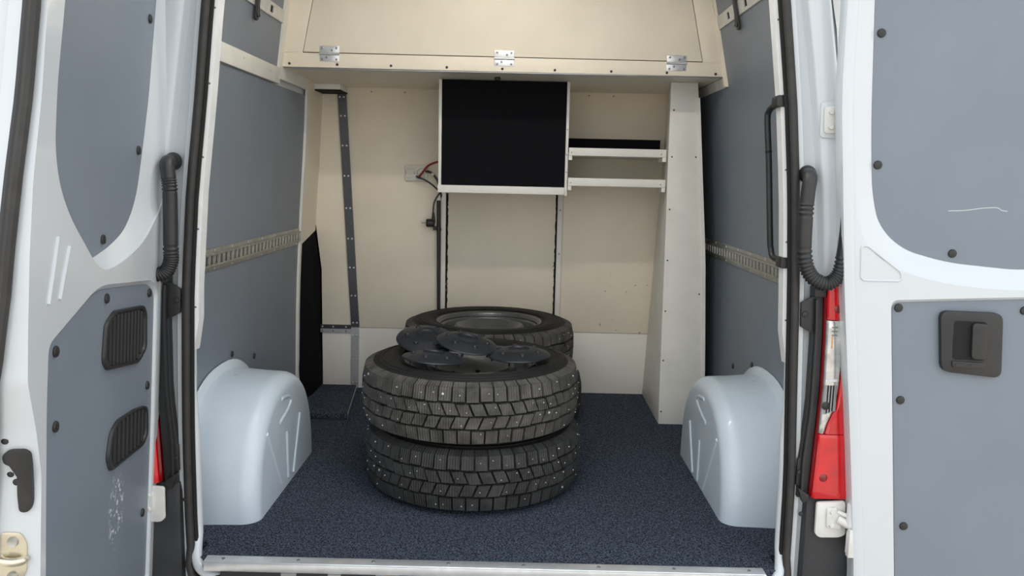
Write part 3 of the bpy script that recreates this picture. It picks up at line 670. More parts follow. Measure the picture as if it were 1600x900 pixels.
# ------------------------------------------------------------------ pillars, seals, body sides
ZL = [-0.45, -0.05, 0.05, 0.15, 0.25, 0.4, 0.55, 0.7, 0.85, 1.0, 1.15, 1.3, 1.45, 1.6, 1.75, 1.88, 2.0]
def pillar(s, lip, name, label):
    t = thing(name, (s * 0.8, 0.05, -0.05), label, 'pillar', kind='structure')
    gut = lerp_curve([(1.88, 0.130 - 0.085), (1.44, 0.058), (1.2, 0.067), (0.99, 0.072), (0.75, 0.078), (0.0, 0.085)])
    out = lerp_curve([(1.88, 0.105), (1.44, 0.118), (1.2, 0.126), (0.99, 0.128), (0.75, 0.128), (0.2, 0.150), (0.0, 0.155)])
    rings = []
    for z in ZL:
        x = abs(lip(z)) + 0.012
        g_, o_ = abs(lip(z)) + gut(z), abs(lip(z)) + out(z)
        side = 0.985 - max(0, z - 0.6) * 0.095
        plan = [(x - 0.012, 0.055), (x - 0.010, 0.024), (x, 0.016), (x + 0.008, 0.012), (x + 0.020, 0.012), (x + 0.026, 0.020), (g_ - 0.006, 0.026), (g_ - 0.002, 0.020), (g_, 0.008), (g_ + 0.006, 0.003), (o_ - 0.010, 0.004), (o_, 0.012), (o_ + 0.012, 0.05), (min(side, o_ + 0.05), 0.16), (side, 0.35), (side, 4.2)]
        rings.append([Vector((s * a, b, z)) for a, b in plan])
    MB().loft(rings, closed=False).build('body_panel', 'white_paint', t, angle=50)
    # edge strip covering the lining (broken where the lining bulges out)
    for z0, z1, m in ((0.545, 1.87, 'white_trim'),):
        rs = []
        for z in rng(z0, z1, 16):
            k = 1.0
            if z0 > 0.5: k = min(1, 0.15 + (z - z0) / 0.05)
            else: k = min(1, 0.15 + (z1 - z) / 0.08)
            cx = abs(lip(z)); w_ = 0.013 * k
            if z < 0.03: cx -= (0.03 - z) * 0.25
            rs.append([Vector((s * (cx - w_), 0.034, z)), Vector((s * (cx + 0.004), 0.026, z)), Vector((s * (cx + 0.006), 0.07, z)), Vector((s * (cx - w_), 0.07, z))])
        st_ = MB().loft(rs, True, True, True).build('edge_strip', m, t)
        if z0 > 0.5:
            for z in (0.66, 0.86, 1.04, 1.22, 1.40): add_screw((s * (abs(lip(z)) - 0.006), 0.0325, z), (0, -1, 0), st_, 'steel_strip', 0.0028)
    # lining return between edge strip and side wall
    w = wl if s < 0 else wr
    rs = []
    for z in rng(0.50, 1.93, 16): rs.append([Vector((s * (abs(lip(min(z, 1.86))) - 0.002 + 0.004), 0.066, z)), Vector((s * (abs(lip(min(z, 1.86))) + 0.004), 0.072, z)), Vector((s * (abs(w(z)) + 0.004), 0.10, z)), Vector((s * (abs(w(z)) + 0.004), 0.066, z))])
    MB().loft(rs, True, True, True).build('lining_return', 'grey_lining', t)
    # lower plastic cover
    rs = []
    for z, a, b, y in ((-0.72 + 0.3, 0.81, 0.99, 0.0), (-0.1, 0.812, 0.99, -0.010), (0.10, 0.812, 0.97, -0.010), (0.175, 0.812, 0.95, -0.006), (0.200, 0.815, 0.94, 0.004)):
        rs.append([Vector((s * a, 0.03, z)), Vector((s * (a + 0.004), y + 0.004, z)), Vector((s * (a + 0.014), y, z)), Vector((s * (b - 0.03), y, z)), Vector((s * b, y + 0.03, z)), Vector((s * b, 0.5, z)), Vector((s * 0.93, 0.5, z)), Vector((s * 0.93, 0.055, z))])
    MB().loft(rs, True, True, True).build('bumper_corner', 'bumper_plastic', t, angle=45)
    add_clip((s * 0.803, 0.0, 0.155), (0, -1, 0), t, sc=0.6)
    return t
PL = pillar(-1, lipL, 'trim_2', 'white left rear body pillar between seal and open door')
PR = pillar(1, lipR, 'trim_3', 'white right rear body pillar between seal and open door')
rf = MB().box(-0.94, 0.92, 0.0, 4.2, 1.99, 2.06).build('roof', 'white_paint', None, bevel=0.02); tag(rf, 'white van roof above the cargo area', 'roof', kind='structure')
fb = MB().box(-0.93, 0.92, 4.1, 4.2, -0.4, 1.99).build('wall_front', 'white_paint'); tag(fb, 'front end of the van body', 'wall', kind='structure')
hd = MB().box(-0.70, 0.66, 0.0, 0.08, 1.88, 2.05).build('wall_header', 'white_paint'); tag(hd, 'white body header above the rear opening', 'header', kind='structure')
# rubber door seal round the opening
path = []
for z in rng(1.85, 0.02, 22): path.append((lipL(z) - 0.008, 0.006, z))
path += [(-0.796, -0.006, -0.02), (-0.785, -0.016, -0.050), (-0.760, -0.020, -0.070), (-0.71, -0.022, -0.080), (0, -0.022, -0.082), (0.69, -0.022, -0.080), (0.745, -0.020, -0.070), (0.768, -0.016, -0.045), (0.777, -0.006, -0.01)]
for z in rng(0.03, 1.85, 22): path.append((lipR(z) + 0.008, 0.006, z))
sl = thing('door_seal', (0, 0.006, -0.07), 'black rubber door seal running round the rear opening', 'seal')
MB().tube(path, 0.0105, 10, ref=(0, -1, 0)).build('outer_bulb', 'seal_rubber', sl)
fk = lambda z: max(0.0, min(1.0, (z + 0.08) / 0.08))
p2 = [(x + (0.010 if x < 0 else -0.010) * fk(z), y + 0.013 * fk(z), z + 0.010 * (1 - fk(z))) for x, y, z in path]
MB().tube(p2, 0.0065, 8, ref=(0, -1, 0)).build('inner_lip', 'dark_gap', sl)
# white painted return inside the lower opening and its bottom corners
for s, lip in ((-1, lipL), (1, lipR)):
    q = [(s * (abs(lip(z)) - 0.001), 0.036, z) for z in rng(0.485, 0.08, 10)]
    b = abs(lip(0.05))
    q += smooth_path([(s * (b - 0.001), 0.034, 0.05), (s * (b - 0.003), 0.020, 0.018), (s * (b - 0.010), 0.000, -0.006), (s * (b - 0.026), -0.016, -0.026), (s * (b - 0.050), -0.022, -0.038), (s * (b - 0.080), -0.024, -0.044)], 5)
    rr = [0.003 + 0.011 * min(1, i / 4) for i in range(len(q))]
    MB().tube(q, rr, 10, ref=(0, -1, 0)).build('corner_return', 'white_paint', PL if s < 0 else PR)

# ------------------------------------------------------------------ tail lights with carriers, hinges
def tail_light(s, label):
    ox = -0.004 if s < 0 else 0
    t = thing('tail_light', (s * 0.86, -0.01, 0.2), label, 'tail light')
    dx = [0.047 if s < 0 else 0.005]
    def P(a, z, y): return Vector((s * (a + dx[0]), y, z))
    li = lerp_curve([(0.762, 0.816), (0.66, 0.822), (0.50, 0.826), (0.378, 0.822), (0.204, 0.816)])
    lo = lerp_curve([(0.762, 0.905), (0.204, 0.935)])
    def slab(z0, z1, fa, fb, y0, y1, n=8):
        m = MB(); rs = []
        for z in rng(z0, z1, n):
            a, b = fa(z), fb(z)
            rs.append([P(a, z, y1), P(a, z, y0 + 0.006), P(a + 0.006, z, y0), P(b - 0.006, z, y0), P(b, z, y0 + 0.006), P(b, z, y1)])
        return m.loft(rs, True, True, True)
    slab(0.204, 0.760, lambda z: li(z) - 0.003, lo, -0.006, 0.10).build('housing', 'dark_red', t)
    ce = lerp_curve([(0.668, 0.858), (0.60, 0.866), (0.50, 0.864), (0.45, 0.858), (0.41, 0.845), (0.380, 0.830)])
    slab(0.672, 0.760, li, lo, -0.022, -0.006).build('upper_red_lens', 'red_lens', t, bevel=0.001)
    slab(0.378, 0.670, li, lambda z: max(ce(z), li(z) + 0.014), -0.021, -0.006, 12).build('clear_lens', 'clear_lens', t, bevel=0.001)
    slab(0.378, 0.670, lambda z: max(ce(z), li(z) + 0.014) + 0.0015, lo, -0.022, -0.006, 12).build('side_red_lens', 'red_lens', t)
    slab(0.206, 0.376, li, lo, -0.022, -0.006).build('lower_red_lens', 'red_lens', t, bevel=0.001)
    for z in (0.515,): slab(z, z + 0.006, lambda q: li(q) + 0.002, lambda q: 0.860, -0.0235, -0.02, 1).build('lens_divider', 'white_trim', t)
    for i, (z, a) in enumerate(((0.655, 0.826), (0.645, 0.828), (0.635, 0.830))): slab(z - 0.003, z, lambda q: li(q) + 0.006, lambda q: 0.852, -0.0225, -0.02, 1).build('reflector_rib', 'steel_strip', t)
    slab(0.60, 0.632, lambda q: li(q) + 0.008, lambda q: 0.840, -0.0222, -0.02, 1).build('amber_bulb', 'amber_lens', t, bevel=0.001)
    for x, z, m in ((0.845, 0.700, 'dark_red'), (0.840, 0.262, 'dark_red'), (0.832, 0.452, 'black_plastic')): MB().lathe([(0, 0.0015), (0.009, 0.0015), (0.011, 0.0)], 16, axis_matrix(P(x, z, -0.0218), (0, -1, 0))).build('bulb_spot', m, t)
    for x0_ in (0.830, 0.837, 0.844, 0.851): slab(0.43 + (x0_ - 0.83) * 0.4, 0.505, lambda q: x0_, lambda q: x0_ + 0.002, -0.0218, -0.0205, 2).build('lens_flute', 'steel_strip', t)
    # carrier beside it
    dx[0] = 0.031 if s < 0 else 0.0
    lj = (lambda z: li(z) + (0.012 if s < 0 else 0.004))
    k = thing('lamp_carrier', (s * 0.80, 0.0, 0.2), ('left' if s < 0 else 'right') + ' black plastic carrier channel beside the tail light', 'carrier')
    ci = lerp_curve([(0.747, 0.790), (0.64, 0.797), (0.44, 0.799), (0.30, 0.788), (0.196, 0.790)])
    def slab2(z0, z1, fa, fb, y0, y1, n=10):
        m = MB(); rs = []
        for z in rng(z0, z1, n): rs.append([P(fa(z), z, y1), P(fa(z), z, y0), P(fb(z), z, y0), P(fb(z), z, y1)])
        return m.loft(rs, True, True, True)
    slab2(0.200, 0.728, ci, lambda z: lj(z) - 0.004, 0.0, 0.02).build('channel', 'black_plastic', k, bevel=0.001)
    slab2(0.205, 0.722, lambda z: ci(z) + 0.004, lambda z: ci(z) + 0.010, -0.014, 0.0).build('raised_flange', 'black_plastic', k, bevel=0.001)
    slab2(0.728, 0.752, ci, lambda z: lj(z) - 0.002, -0.016, 0.02, 2).build('end_cap', 'black_plastic', k, bevel=0.002)
    tb = MB().prism([P(a, z, -0.002) for a, z in ((0.764, 0.711), (0.796, 0.730), (0.800, 0.632), (0.767, 0.650))], (0, 0.008, 0)).build('mounting_tab', 'black_plastic', k, bevel=0.001)
    add_clip(P(0.775, 0.682, -0.0025), (0, -1, 0), tb, sc=0.75)
    tb = MB().prism([P(a, z, -0.002) for a, z in ((0.784, 0.303), (0.800, 0.318), (0.800, 0.225), (0.784, 0.234))], (0, 0.008, 0)).build('mounting_tab', 'black_plastic', k, bevel=0.001)
    add_clip(P(0.791, 0.268, -0.0025), (0, -1, 0), tb, sc=0.75)
    MB().prism([P(a, z, -0.016) for a, z in ((0.785, 0.232), (0.815, 0.212), (0.815, 0.198), (0.80, 0.190))], (0, 0.02, 0)).build('lower_lip', 'black_plastic', k, bevel=0.002)
    return t
tail_light(-1, 'left red tail light, only a sliver showing behind the open door')
tail_light(1, 'right red tail light with a clear centre section')

def door_hinge(s, lab):
    k = subempty('door_hinge', (s * 0.87, -0.04, 0.10), PL if s < 0 else PR); k['label'] = lab
    def P(a, z, y): return (s * (a + (0.014 if s < 0 else 0)), y, z)
    b = MB().prism([P(a, z, -0.016) for a, z in fillet([(0.832, 0.198), (0.905, 0.203), (0.912, 0.112), (0.895, 0.104), (0.845, 0.103), (0.833, 0.112)], 0.008)], (0, -0.012, 0)).build('body_pad', 'hinge_paint', k, bevel=0.003)
    MB().prism([P(a, z, -0.028) for a, z in fillet([(0.856, 0.186), (0.882, 0.188), (0.884, 0.172), (0.895, 0.166), (0.896, 0.130), (0.858, 0.134)], 0.006)], (0, -0.008, 0)).build('hinge_leaf', 'hinge_paint', k, bevel=0.0025)
    for a, z in ((0.869, 0.178), (0.870, 0.142)): MB().lathe([(0, 0.005), (0.006, 0.005), (0.0075, 0.0)], 6, axis_matrix(P(a, z, -0.036), (0, -1, 0))).build('bolt', 'hinge_paint', k)
    MB().tube([P(0.886, 0.158, -0.034), P(0.905, 0.150, -0.044), P(0.918, 0.146, -0.050)], [0.012, 0.012, 0.011], 10).build('hinge_arm', 'hinge_paint', k)
    MB().tube([P(0.884, 0.176, -0.032), P(0.900, 0.172, -0.042), P(0.915, 0.168, -0.048)], [0.006, 0.006, 0.006], 8).build('check_link', 'hinge_paint', k)
    MB().lathe([(0, 0.03), (0.009, 0.03), (0.0125, 0.026), (0.0125, -0.03), (0, -0.03)], 14, Matrix.Translation(P(0.913, 0.178, -0.050))).build('pivot_cap', 'white_trim', k)
    MB().lathe([(0, 0.028), (0.011, 0.028), (0.011, -0.028), (0, -0.028)], 14, Matrix.Translation(P(0.915, 0.104, -0.050))).build('lower_pivot', 'hinge_paint', k)
    MB().box(min(s * 0.905, s * 0.925), max(s * 0.905, s * 0.925), -0.066, -0.048, 0.068, 0.142).build('door_leaf', 'hinge_paint', k, bevel=0.002)
door_hinge(1, 'pale painted lower door hinge below the right tail light')
door_hinge(-1, 'pale painted lower door hinge below the left tail light sliver')
uh = subempty('door_hinge', (0.805, 0.0, 1.128), PR); uh['label'] = 'white upper hinge plate with bolts on the right pillar'
MB().prism([(x, 0.003, z) for x, z in fillet([(0.776, 1.205), (0.836, 1.205), (0.840, 1.118), (0.780, 1.118)], 0.010)], (0, -0.006, 0)).build('raised_pad', 'white_paint', uh, bevel=0.002)
MB().prism([(x, -0.003, z) for x, z in fillet([(0.783, 1.193), (0.832, 1.195), (0.836, 1.131), (0.787, 1.128)], 0.009)], (0, -0.006, 0)).build('plate', 'hinge_paint', uh, bevel=0.002)
for a, z in ((0.800, 1.180), (0.802, 1.144), (0.822, 1.150)): MB().lathe([(0, 0.005), (0.006, 0.005), (0.0078, 0.0)], 6, axis_matrix((a, -0.009, z), (0, -1, 0))).build('bolt', 'hinge_paint', uh)
MB().tube([(0.825, -0.012, 1.165), (0.845, -0.020, 1.163), (0.862, -0.035, 1.162)], 0.012, 10).build('hinge_arm', 'hinge_paint', uh)

# ------------------------------------------------------------------ corrugated cable hoses
def hose(path, r, corr, label, boot):
    t = thing('cable_hose', path[0], label, 'hose')
    P = smooth_path(path, 24); R = []; N = len(P)
    for i in range(N):
        u = i / (N - 1); rr = r
        if any(a <= u <= b for a, b in corr): rr = r * (1.0 if i % 4 < 2 else 0.84)
        else: rr = r * 0.93
        R.append(rr)
    MB().tube(P, R, 14, ref=(0, -1, 0)).build('corrugated_tube', 'black_plastic', t, angle=70)
    MB().lathe([(0, 0.012), (r * 0.9, 0.012), (r * 1.15, 0.004), (r * 1.2, 0.0)], 18, axis_matrix(boot[0], boot[1])).build('grommet', 'black_plastic', t)
    return t
hose([(0.760, 0.012, 1.030), (0.753, -0.030, 1.022), (0.747, -0.040, 0.985), (0.745, -0.042, 0.926), (0.749, -0.043, 0.832), (0.768, -0.044, 0.784), (0.806, -0.045, 0.766), (0.834, -0.045, 0.790), (0.843, -0.046, 0.850), (0.846, -0.048, 0.930)], 0.0185, [(0.28, 0.33), (0.42, 0.86)], 'looping black corrugated cable hose on the right pillar', ((0.760, 0.010, 1.030), (0, -1, 0)))
hose([(-0.808, 0.008, 1.028), (-0.804, -0.030, 1.022), (-0.798, -0.040, 0.992), (-0.795, -0.042, 0.950), (-0.797, -0.044, 0.829), (-0.800, -0.04, 0.784), (-0.816, -0.04, 0.757), (-0.85, -0.04, 0.750)], 0.0185, [(0.32, 0.42), (0.58, 0.95)], 'black corrugated cable hose squeezed beside the left open door', ((-0.806, 0.010, 1.028), (0, -1, 0)))

# grab handle on the right lip
gh = thing('grab_handle', (0.73, 0.08, 0.80), 'long black grab handle fixed beside the right rear opening', 'grab handle')
MB().tube(smooth_path([(0.697, 0.048, 1.207), (0.694, 0.090, 1.202), (0.690, 0.122, 1.190), (0.690, 0.130, 1.165), (0.7005, 0.130, 1.06), (0.7165, 0.130, 0.865), (0.7205, 0.130, 0.835), (0.7225, 0.118, 0.815), (0.728, 0.085, 0.809), (0.734, 0.048, 0.807)], 6), 0.0080, 12).build('bar', 'black_plastic', gh)
for x, z in ((0.697, 1.207), (0.734, 0.807)):
    f = MB().prism([(x - 0.006 + a, 0.072, z + b) for a, b in fillet([(-0.012, -0.014), (0.014, -0.014), (0.014, 0.014), (-0.012, 0.014)], 0.006)], (0, -0.045, 0)).build('mount_foot', 'black_plastic', gh, bevel=0.002)
MB().tube([(0.6975, 0.130, 1.09), (0.6985, 0.130, 1.084)], 0.0086, 12).build('sleeve_ring', 'dark_gap', gh)

# ------------------------------------------------------------------ doors
def door(name, label, H, A, D, N, outer, holes, panels, t_edge=0.06, kind='structure'):
    """doors built in their own plane: s along the door from the hinge, z up, w out of the inner face"""
    H, A, D, N = map(Vector, (H, A, D, N))
    def P(s, z, w=0.0): return H + A * z + D * s + N * w
    t = thing(name, P(0, -0.1), label, 'door', kind=kind)
    m = MB()
    loops = [outer] + [h[0] for h in holes]
    flat = [p for l in loops for p in l]
    tris = tessellate_polygon([[Vector((p[0], p[1], 0)) for p in l] for l in loops])
    m.add([P(*p) for p in flat], tris)
    m2 = MB(); n = len(outer)
    m.loft([[P(*p) for p in outer], [P(p[0], p[1], -t_edge) for p in outer]], True)
    m.add([P(p[0], p[1], -t_edge) for p in outer], tessellate_polygon([[Vector((p[0], p[1], 0)) for p in outer]]))
    for h0, h1, dep in holes:
        m.loft([[P(*p) for p in h0], [P(p[0], p[1], -0.003) for p in h0], [P(p[0], p[1], -dep) for p in h1]], True)
    m.build('door_skin', 'white_paint', t, angle=28)
    return t, P
# right door, swung fully open, inner face towards the camera
Yd = -0.066
RH = (0.0, Yd, 0.0)
def loop(p, r=0.0, n=5): return fillet([(a, b) for a, b in p], r, n)
r_out = loop([(0.930, -0.10), (0.928, 0.017), (0.892, 0.356), (0.845, 0.758), (0.824, 0.989), (0.803, 1.213), (0.800, 1.43), (0.790, 1.84), (1.60, 1.84), (1.66, 0.9), (1.70, -0.10)], 0.02)
r_win0 = loop([(0.826, 1.74), (0.828, 1.43), (0.842, 1.14), (0.855, 0.955), (0.877, 0.875), (0.924, 0.830), (1.00, 0.793), (1.123, 0.768), (1.28, 0.760), (1.40, 0.775), (1.60, 1.00), (1.57, 1.74)], [0.05, 0.1, 0.1, 0.05, 0.04, 0.05, 0.05, 0.06, 0.06, 0.1, 0.1, 0.05])
r_win1 = loop([(0.858, 1.72), (0.872, 1.43), (0.888, 1.14), (0.902, 0.995), (0.921, 0.922), (0.954, 0.880), (1.000, 0.850), (1.098, 0.824), (1.285, 0.808), (1.39, 0.825), (1.56, 1.02), (1.53, 1.70)], [0.05, 0.1, 0.1, 0.05, 0.04, 0.05, 0.05, 0.06, 0.06, 0.1, 0.1, 0.05])
r_low0 = loop([(0.957, 0.732), (1.40, 0.752), (1.55, 0.66), (1.62, 0.55), (1.65, -0.04), (1.032, -0.04)], [0.02, 0.05, 0.05, 0.05, 0.03, 0.02])
r_low1 = loop([(0.964, 0.724), (1.395, 0.744), (1.545, 0.652), (1.612, 0.545), (1.642, -0.035), (1.038, -0.035)], [0.02, 0.05, 0.05, 0.05, 0.03, 0.02])
dr, PR_ = door('door_1', 'right rear van door swung wide open, grey-lined inner face showing', RH, (0, 0, 1), (1, 0, 0), (0, -1, 0), r_out, [(r_win0, r_win1, 0.030), (r_low0, r_low1, 0.012)], None, 0.05)
def slab_on(P, lp, w0, w1, name, m, parent, bevel=0.0):
    mb = MB(); n = len(lp)
    tr = tessellate_polygon([[Vector((a, b, 0)) for a, b in lp]])
    mb.add([P(a, b, w1) for a, b in lp], tr); mb.add([P(a, b, w0) for a, b in lp], tr)
    mb.loft([[P(a, b, w0) for a, b in lp], [P(a, b, w1) for a, b in lp]], True)
    return mb.build(name, m, parent, bevel=bevel)
slab_on(PR_, r_win1, -0.036, -0.029, 'window_lining', 'grey_lining', dr)
lowR = slab_on(PR_, r_low1, -0.018, -0.010, 'lower_lining', 'grey_lining', dr)
for a, z in ((0.893, 1.361), (0.910, 1.055), (1.109, 0.846)): add_clip(PR_(a, z, -0.029), (0, -1, 0), dr)
for a, z in ((0.981, 0.712), (1.006, 0.481), (1.043, 0.153), (1.287, 0.712), (1.60, 0.40)): add_clip(PR_(a, z, -0.010), (0, -1, 0), dr)
# outer flange step along the hinge edge
fl_ = []
for z in rng(-0.08, 1.80, 24):
    e = lerp_curve([(-0.1, 0.932), (0.017, 0.928), (0.356, 0.892), (0.758, 0.845), (0.989, 0.824), (1.213, 0.803), (1.43, 0.800), (1.84, 0.79)])(z)
    fl_.append([PR_(e - 0.004, z, -0.012), PR_(e - 0.003, z, 0.0), PR_(e + 0.016, z, 0.0045), PR_(e + 0.020, z, 0.003), PR_(e + 0.020, z, -0.012)])
MB().loft(fl_, True, True, True).build('hinge_flange', 'white_paint', dr, angle=50)
# pressed pocket outline near the window corner
ep = fillet([(0.875, 0.862), (0.890, 0.862), (0.975, 0.800), (0.978, 0.785), (0.972, 0.779), (0.880, 0.779)], 0.012)
MB().tube([PR_(a, z, 0.000) for a, z in ep + ep[:1]], 0.0028, 6, ref=(0, -1, 0)).build('pressed_outline', 'white_paint', dr)
# long scratch on the window lining
MB().tube(smooth_path([PR_(a, z, -0.0288) for a, z in ((1.09, 0.949), (1.13, 0.951), (1.17, 0.957), (1.205, 0.959), (1.218, 0.953), (1.232, 0.951))]), 0.0008, 5).build('scratch', 'white_trim', dr)
# door pull
hp = slab_on(PR_, fillet([(1.078, 0.709), (1.229, 0.706), (1.241, 0.545), (1.094, 0.559)], 0.022, 6), -0.010, 0.004, 'handle_bezel', 'black_plastic', dr, 0.004)
slab_on(PR_, fillet([(1.112, 0.686), (1.192, 0.684), (1.197, 0.588), (1.116, 0.590)], 0.010), 0.0041, 0.0046, 'handle_recess', 'dark_gap', hp)
slab_on(PR_, fillet([(1.153, 0.682), (1.190, 0.680), (1.195, 0.592), (1.158, 0.594)], 0.010), 0.005, 0.014, 'handle_lever', 'black_plastic', hp, 0.003)
slab_on(PR_, fillet([(1.114, 0.586), (1.196, 0.583), (1.197, 0.568), (1.118, 0.570)], 0.005), 0.0041, 0.008, 'lock_rocker', 'black_plastic', hp, 0.0015)
for a in (1.124, 1.160): slab_on(PR_, fillet([(a, 0.580), (a + 0.022, 0.579), (a + 0.022, 0.573), (a, 0.574)], 0.002), 0.0081, 0.0088, 'lock_symbol', 'bumper_plastic', hp)

# left door, standing out towards the camera
th = math.radians(8.0)
LH = Vector((-0.88974, -0.01068, 0)); LA = (0.07, 0, 1); LD = (math.sin(th), -math.cos(th), 0); LN = (math.cos(th), math.sin(th), 0)
l_out = loop([(-0.012, -0.10), (-0.016, 0.10), (-0.022, 0.40), (-0.020, 0.711), (-0.032, 0.952), (-0.055, 1.35), (-0.07, 1.84), (0.60, 1.84), (0.645, 1.45), (0.662, 1.272), (0.681, 1.12), (0.708, 0.989), (0.719, 0.867), (0.722, 0.743), (0.722, 0.659), (0.690, 0.570), (0.668, 0.484), (0.668, 0.297), (0.668, -0.10)], 0.012)
l_win0 = loop([(0.596, 1.285), (0.622, 1.146), (0.629, 1.041), (0.609, 0.977), (0.562, 0.920), (0.436, 0.822), (0.384, 0.803), (0.300, 0.806), (0.144, 0.838), (0.010, 0.921), (-0.014, 0.985), (-0.018, 1.188), (-0.036, 1.40), (-0.04, 1.72), (0.54, 1.72)], [0.03, 0.03, 0.03, 0.04, 0.05, 0.04, 0.03, 0.06, 0.08, 0.05, 0.04, 0.03, 0.03, 0.05, 0.05])
l_win1 = loop([(0.528, 1.297), (0.553, 1.154), (0.560, 1.043), (0.541, 0.976), (0.492, 0.916), (0.395, 0.834), (0.375, 0.828), (0.281, 0.843), (0.183, 0.873), (0.115, 0.940), (0.078, 1.051), (0.042, 1.179), (0.006, 1.405), (0.0, 1.70), (0.48, 1.70)], [0.03, 0.03, 0.03, 0.04, 0.05, 0.02, 0.02, 0.06, 0.06, 0.05, 0.05, 0.03, 0.03, 0.05, 0.05])
l_low0 = loop([(0.024, 0.712), (0.075, 0.744), (0.417, 0.778), (0.645, 0.706), (0.650, 0.594), (0.642, -0.04), (0.026, -0.05), (0.019, 0.388)], [0.02, 0.03, 0.05, 0.02, 0.05, 0.02, 0.02, 0.05])
l_low1 = loop([(0.030, 0.704), (0.080, 0.735), (0.412, 0.768), (0.635, 0.698), (0.640, 0.590), (0.632, -0.036), (0.032, -0.046), (0.025, 0.388)], [0.02, 0.03, 0.05, 0.02, 0.05, 0.02, 0.02, 0.05])
dl, PL_ = door('door_2', 'left rear van door standing open towards the viewer, grey-lined', LH, LA, LD, LN, l_out, [(l_win0, l_win1, 0.030), (l_low0, l_low1, 0.010)], None, 0.075)
nL = Vector(LN)
slab_on(PL_, l_win1, -0.036, -0.029, 'window_lining', 'grey_lining', dl)
lowL = slab_on(PL_, l_low1, -0.016, -0.008, 'lower_lining', 'grey_lining', dl)
for a, z in ((0.053, 1.353), (0.111, 1.050), (0.322, 0.861)): add_clip(PL_(a, z, -0.0285), nL, dl)
for a, z in ((0.355, 0.742), (0.072, 0.712), (0.067, 0.481), (0.075, 0.155), (0.600, 0.685), (0.597, 0.546)): add_clip(PL_(a, z, -0.0075), nL, dl)
def pocket(pts, name, nr, ang):
    f0 = fillet(pts, 0.014, 5); cx = sum(p[0] for p in pts) / len(pts); cz = sum(p[1] for p in pts) / len(pts)
    sh = lambda k: [(cx + (a - cx) * k, cz + (b - cz) * k) for a, b in f0]
    t = slab_on(PL_, f0, -0.0079, -0.0065, name, 'dark_gap', dl)
    m = MB(); m.loft([[PL_(a, b, -0.0065) for a, b in f0], [PL_(a, b, -0.001) for a, b in sh(0.98)], [PL_(a, b, -0.001) for a, b in sh(0.90)], [PL_(a, b, -0.006) for a, b in sh(0.88)]], True); m.build('pocket_rim', 'black_plastic', t, angle=40)
    xs = [p[0] for p in sh(0.80)]; 
    for k in range(nr):
        a = min(xs) + (max(xs) - min(xs)) * (k + 0.5) / nr
        # clip the rib to the pocket outline
        zs = []
        L = sh(0.86)
        for (p, q) in zip(L, L[1:] + L[:1]):
            if (p[0] - a) * (q[0] - a) <= 0 and p[0] != q[0]: zs.append(p[1] + (q[1] - p[1]) * (a - p[0]) / (q[0] - p[0]))
        if len(zs) >= 2: MB().hexa([PL_(a - 0.003, min(zs), -0.006), PL_(a + 0.003, min(zs), -0.006), PL_(a + 0.002, min(zs), -0.002), PL_(a - 0.002, min(zs), -0.002), PL_(a - 0.003, max(zs), -0.006), PL_(a + 0.003, max(zs), -0.006), PL_(a + 0.002, max(zs), -0.002), PL_(a - 0.002, max(zs), -0.002)]).build('rib', 'black_plastic', t)
    return t
pocket([(0.366, 0.690), (0.315, 0.710), (0.120, 0.690), (0.098, 0.668), (0.092, 0.580), (0.150, 0.556), (0.350, 0.588), (0.376, 0.612)], 'upper_pocket', 10, 0)
pocket([(0.340, 0.392), (0.322, 0.444), (0.280, 0.459), (0.165, 0.450), (0.086, 0.436), (0.068, 0.420), (0.062, 0.356), (0.095, 0.338), (0.318, 0.354)], 'lower_pocket', 8, 0)
for a0, z0, a1, z1 in ((0.614, 0.890, 0.649, 0.778), (0.566, 0.869, 0.604, 0.779)):
    MB().tube([PL_(a0, z0, 0.0), PL_(a1, z1, 0.0)], 0.0038, 8).build('pressed_bar', 'white_paint', dl)
# scuffs on the lower lining
SCUFF = (0.262, 0.245)
lo = WL[lowL.name]; sc_ = PL_(SCUFF[0], SCUFF[1], -0.008) - lo
scuffed('lining_scuffed', (0.186, 0.218, 0.260), (0.62, 0.64, 0.66), tuple(sc_), (0.09, 0.055, 0.10), 75, 0.55)
lowL.data.materials[0] = MATS['lining_scuffed']
# closing edge: seal channel, latch, release lever, outer flange
crs = lerp_curve([(-0.10, 0.668), (0.484, 0.668), (0.57, 0.690), (0.659, 0.722), (0.743, 0.722), (0.867, 0.719), (0.989, 0.708), (1.12, 0.681), (1.272, 0.662), (1.45, 0.645), (1.84, 0.60)])
sed = lerp_curve([(0.30, 0.075), (0.53, 0.060), (0.69, 0.034), (0.81, 0.022), (0.988, 0.012), (1.12, 0.009), (1.27, 0.006), (1.84, 0.006)])
rs, r2, r3 = [], [], []
for z in rng(0.32, 1.82, 40):
    s0 = crs(z); w = -sed(z)
    rs.append(PL_(s0 + 0.008, z, w - 0.010)); r2.append(PL_(s0 + 0.006, z, w - 0.021))
    r3.append([PL_(s0 - 0.01, z, w - 0.026), PL_(s0 + 0.010, z, w - 0.026), PL_(s0 + 0.013, z, w - 0.046), PL_(s0 - 0.01, z, w - 0.048)])
MB().tube(rs, 0.0095, 8).build('edge_seal', 'seal_rubber', dl)
MB().tube(r2, 0.0075, 8).build('seal_base', 'bumper_plastic', dl)
MB().loft(r3, True, True, True).build('outer_flange', 'white_paint', dl, angle=50)
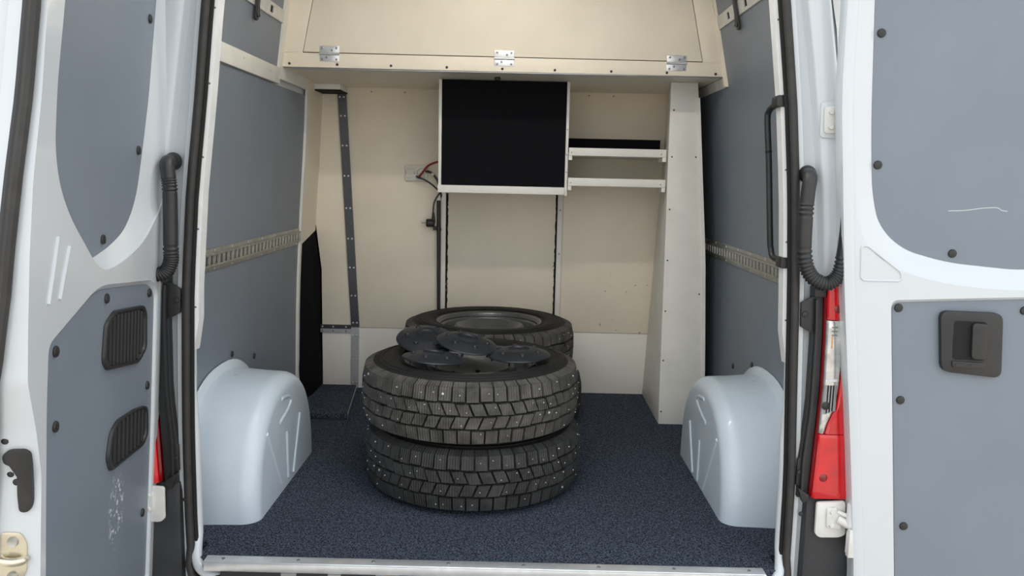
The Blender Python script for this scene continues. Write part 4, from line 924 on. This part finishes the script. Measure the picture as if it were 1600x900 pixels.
def PE(e, z, d=0.0, s0=0.668): return PL_(max(s0, crs(z + 0.008)) + d, z + 0.008, -e + 0.011)
# release lever on the edge
lp = fillet([(0.022, 0.520), (0.022, 0.425), (0.028, 0.410), (0.044, 0.410), (0.047, 0.440), (0.048, 0.480), (0.058, 0.496), (0.066, 0.500), (0.068, 0.515), (0.056, 0.527), (0.030, 0.527)], 0.008, 4)
tr = tessellate_polygon([[Vector((a, b, 0)) for a, b in lp]]); mb = MB()
mb.add([PE(a, b, 0.006) for a, b in lp], tr); mb.loft([[PE(a, b, -0.002) for a, b in lp], [PE(a, b, 0.006) for a, b in lp]], True)
tag(mb.build('release_lever', 'black_plastic', dl, bevel=0.0015), 'black release lever')
for e, z in ((0.062, 0.542), (0.060, 0.478), (0.051, 0.463)):
    M = axis_matrix(PE(e, z, 0.0), LD); MB().lathe([(0, 0.0014), (0.0045, 0.0014), (0.006, 0.0006), (0.006, -0.001)], 12, M).build('edge_plug', 'black_plastic', dl)
# striker plate
lp = fillet([(0.032, 0.352), (0.042, 0.372), (0.075, 0.374), (0.075, 0.276), (0.046, 0.276), (0.032, 0.300)], 0.008, 4)
tr = tessellate_polygon([[Vector((a, b, 0)) for a, b in lp]]); mb = MB()
mb.add([PE(a, b, 0.004) for a, b in lp], tr); mb.loft([[PE(a, b, -0.002) for a, b in lp], [PE(a, b, 0.004) for a, b in lp]], True)
sp_ = mb.build('striker_plate', 'zinc_gold', dl, bevel=0.001); tag(sp_, 'gold zinc-plated striker plate')
for z in (0.357, 0.293): MB().lathe([(0, 0.003), (0.005, 0.003), (0.0085, 0.0045), (0.0095, 0.0)], 12, axis_matrix(PE(0.054, z, 0.004), LD)).build('striker_bolt', 'galvanised', sp_)
MB().tube(smooth_path([PE(0.075, 0.328, 0.004), PE(0.066, 0.327, 0.016), PE(0.050, 0.325, 0.018), PE(0.038, 0.324, 0.012), PE(0.034, 0.324, 0.003)]), 0.0075, 10).build('striker_bar', 'zinc_gold', sp_)
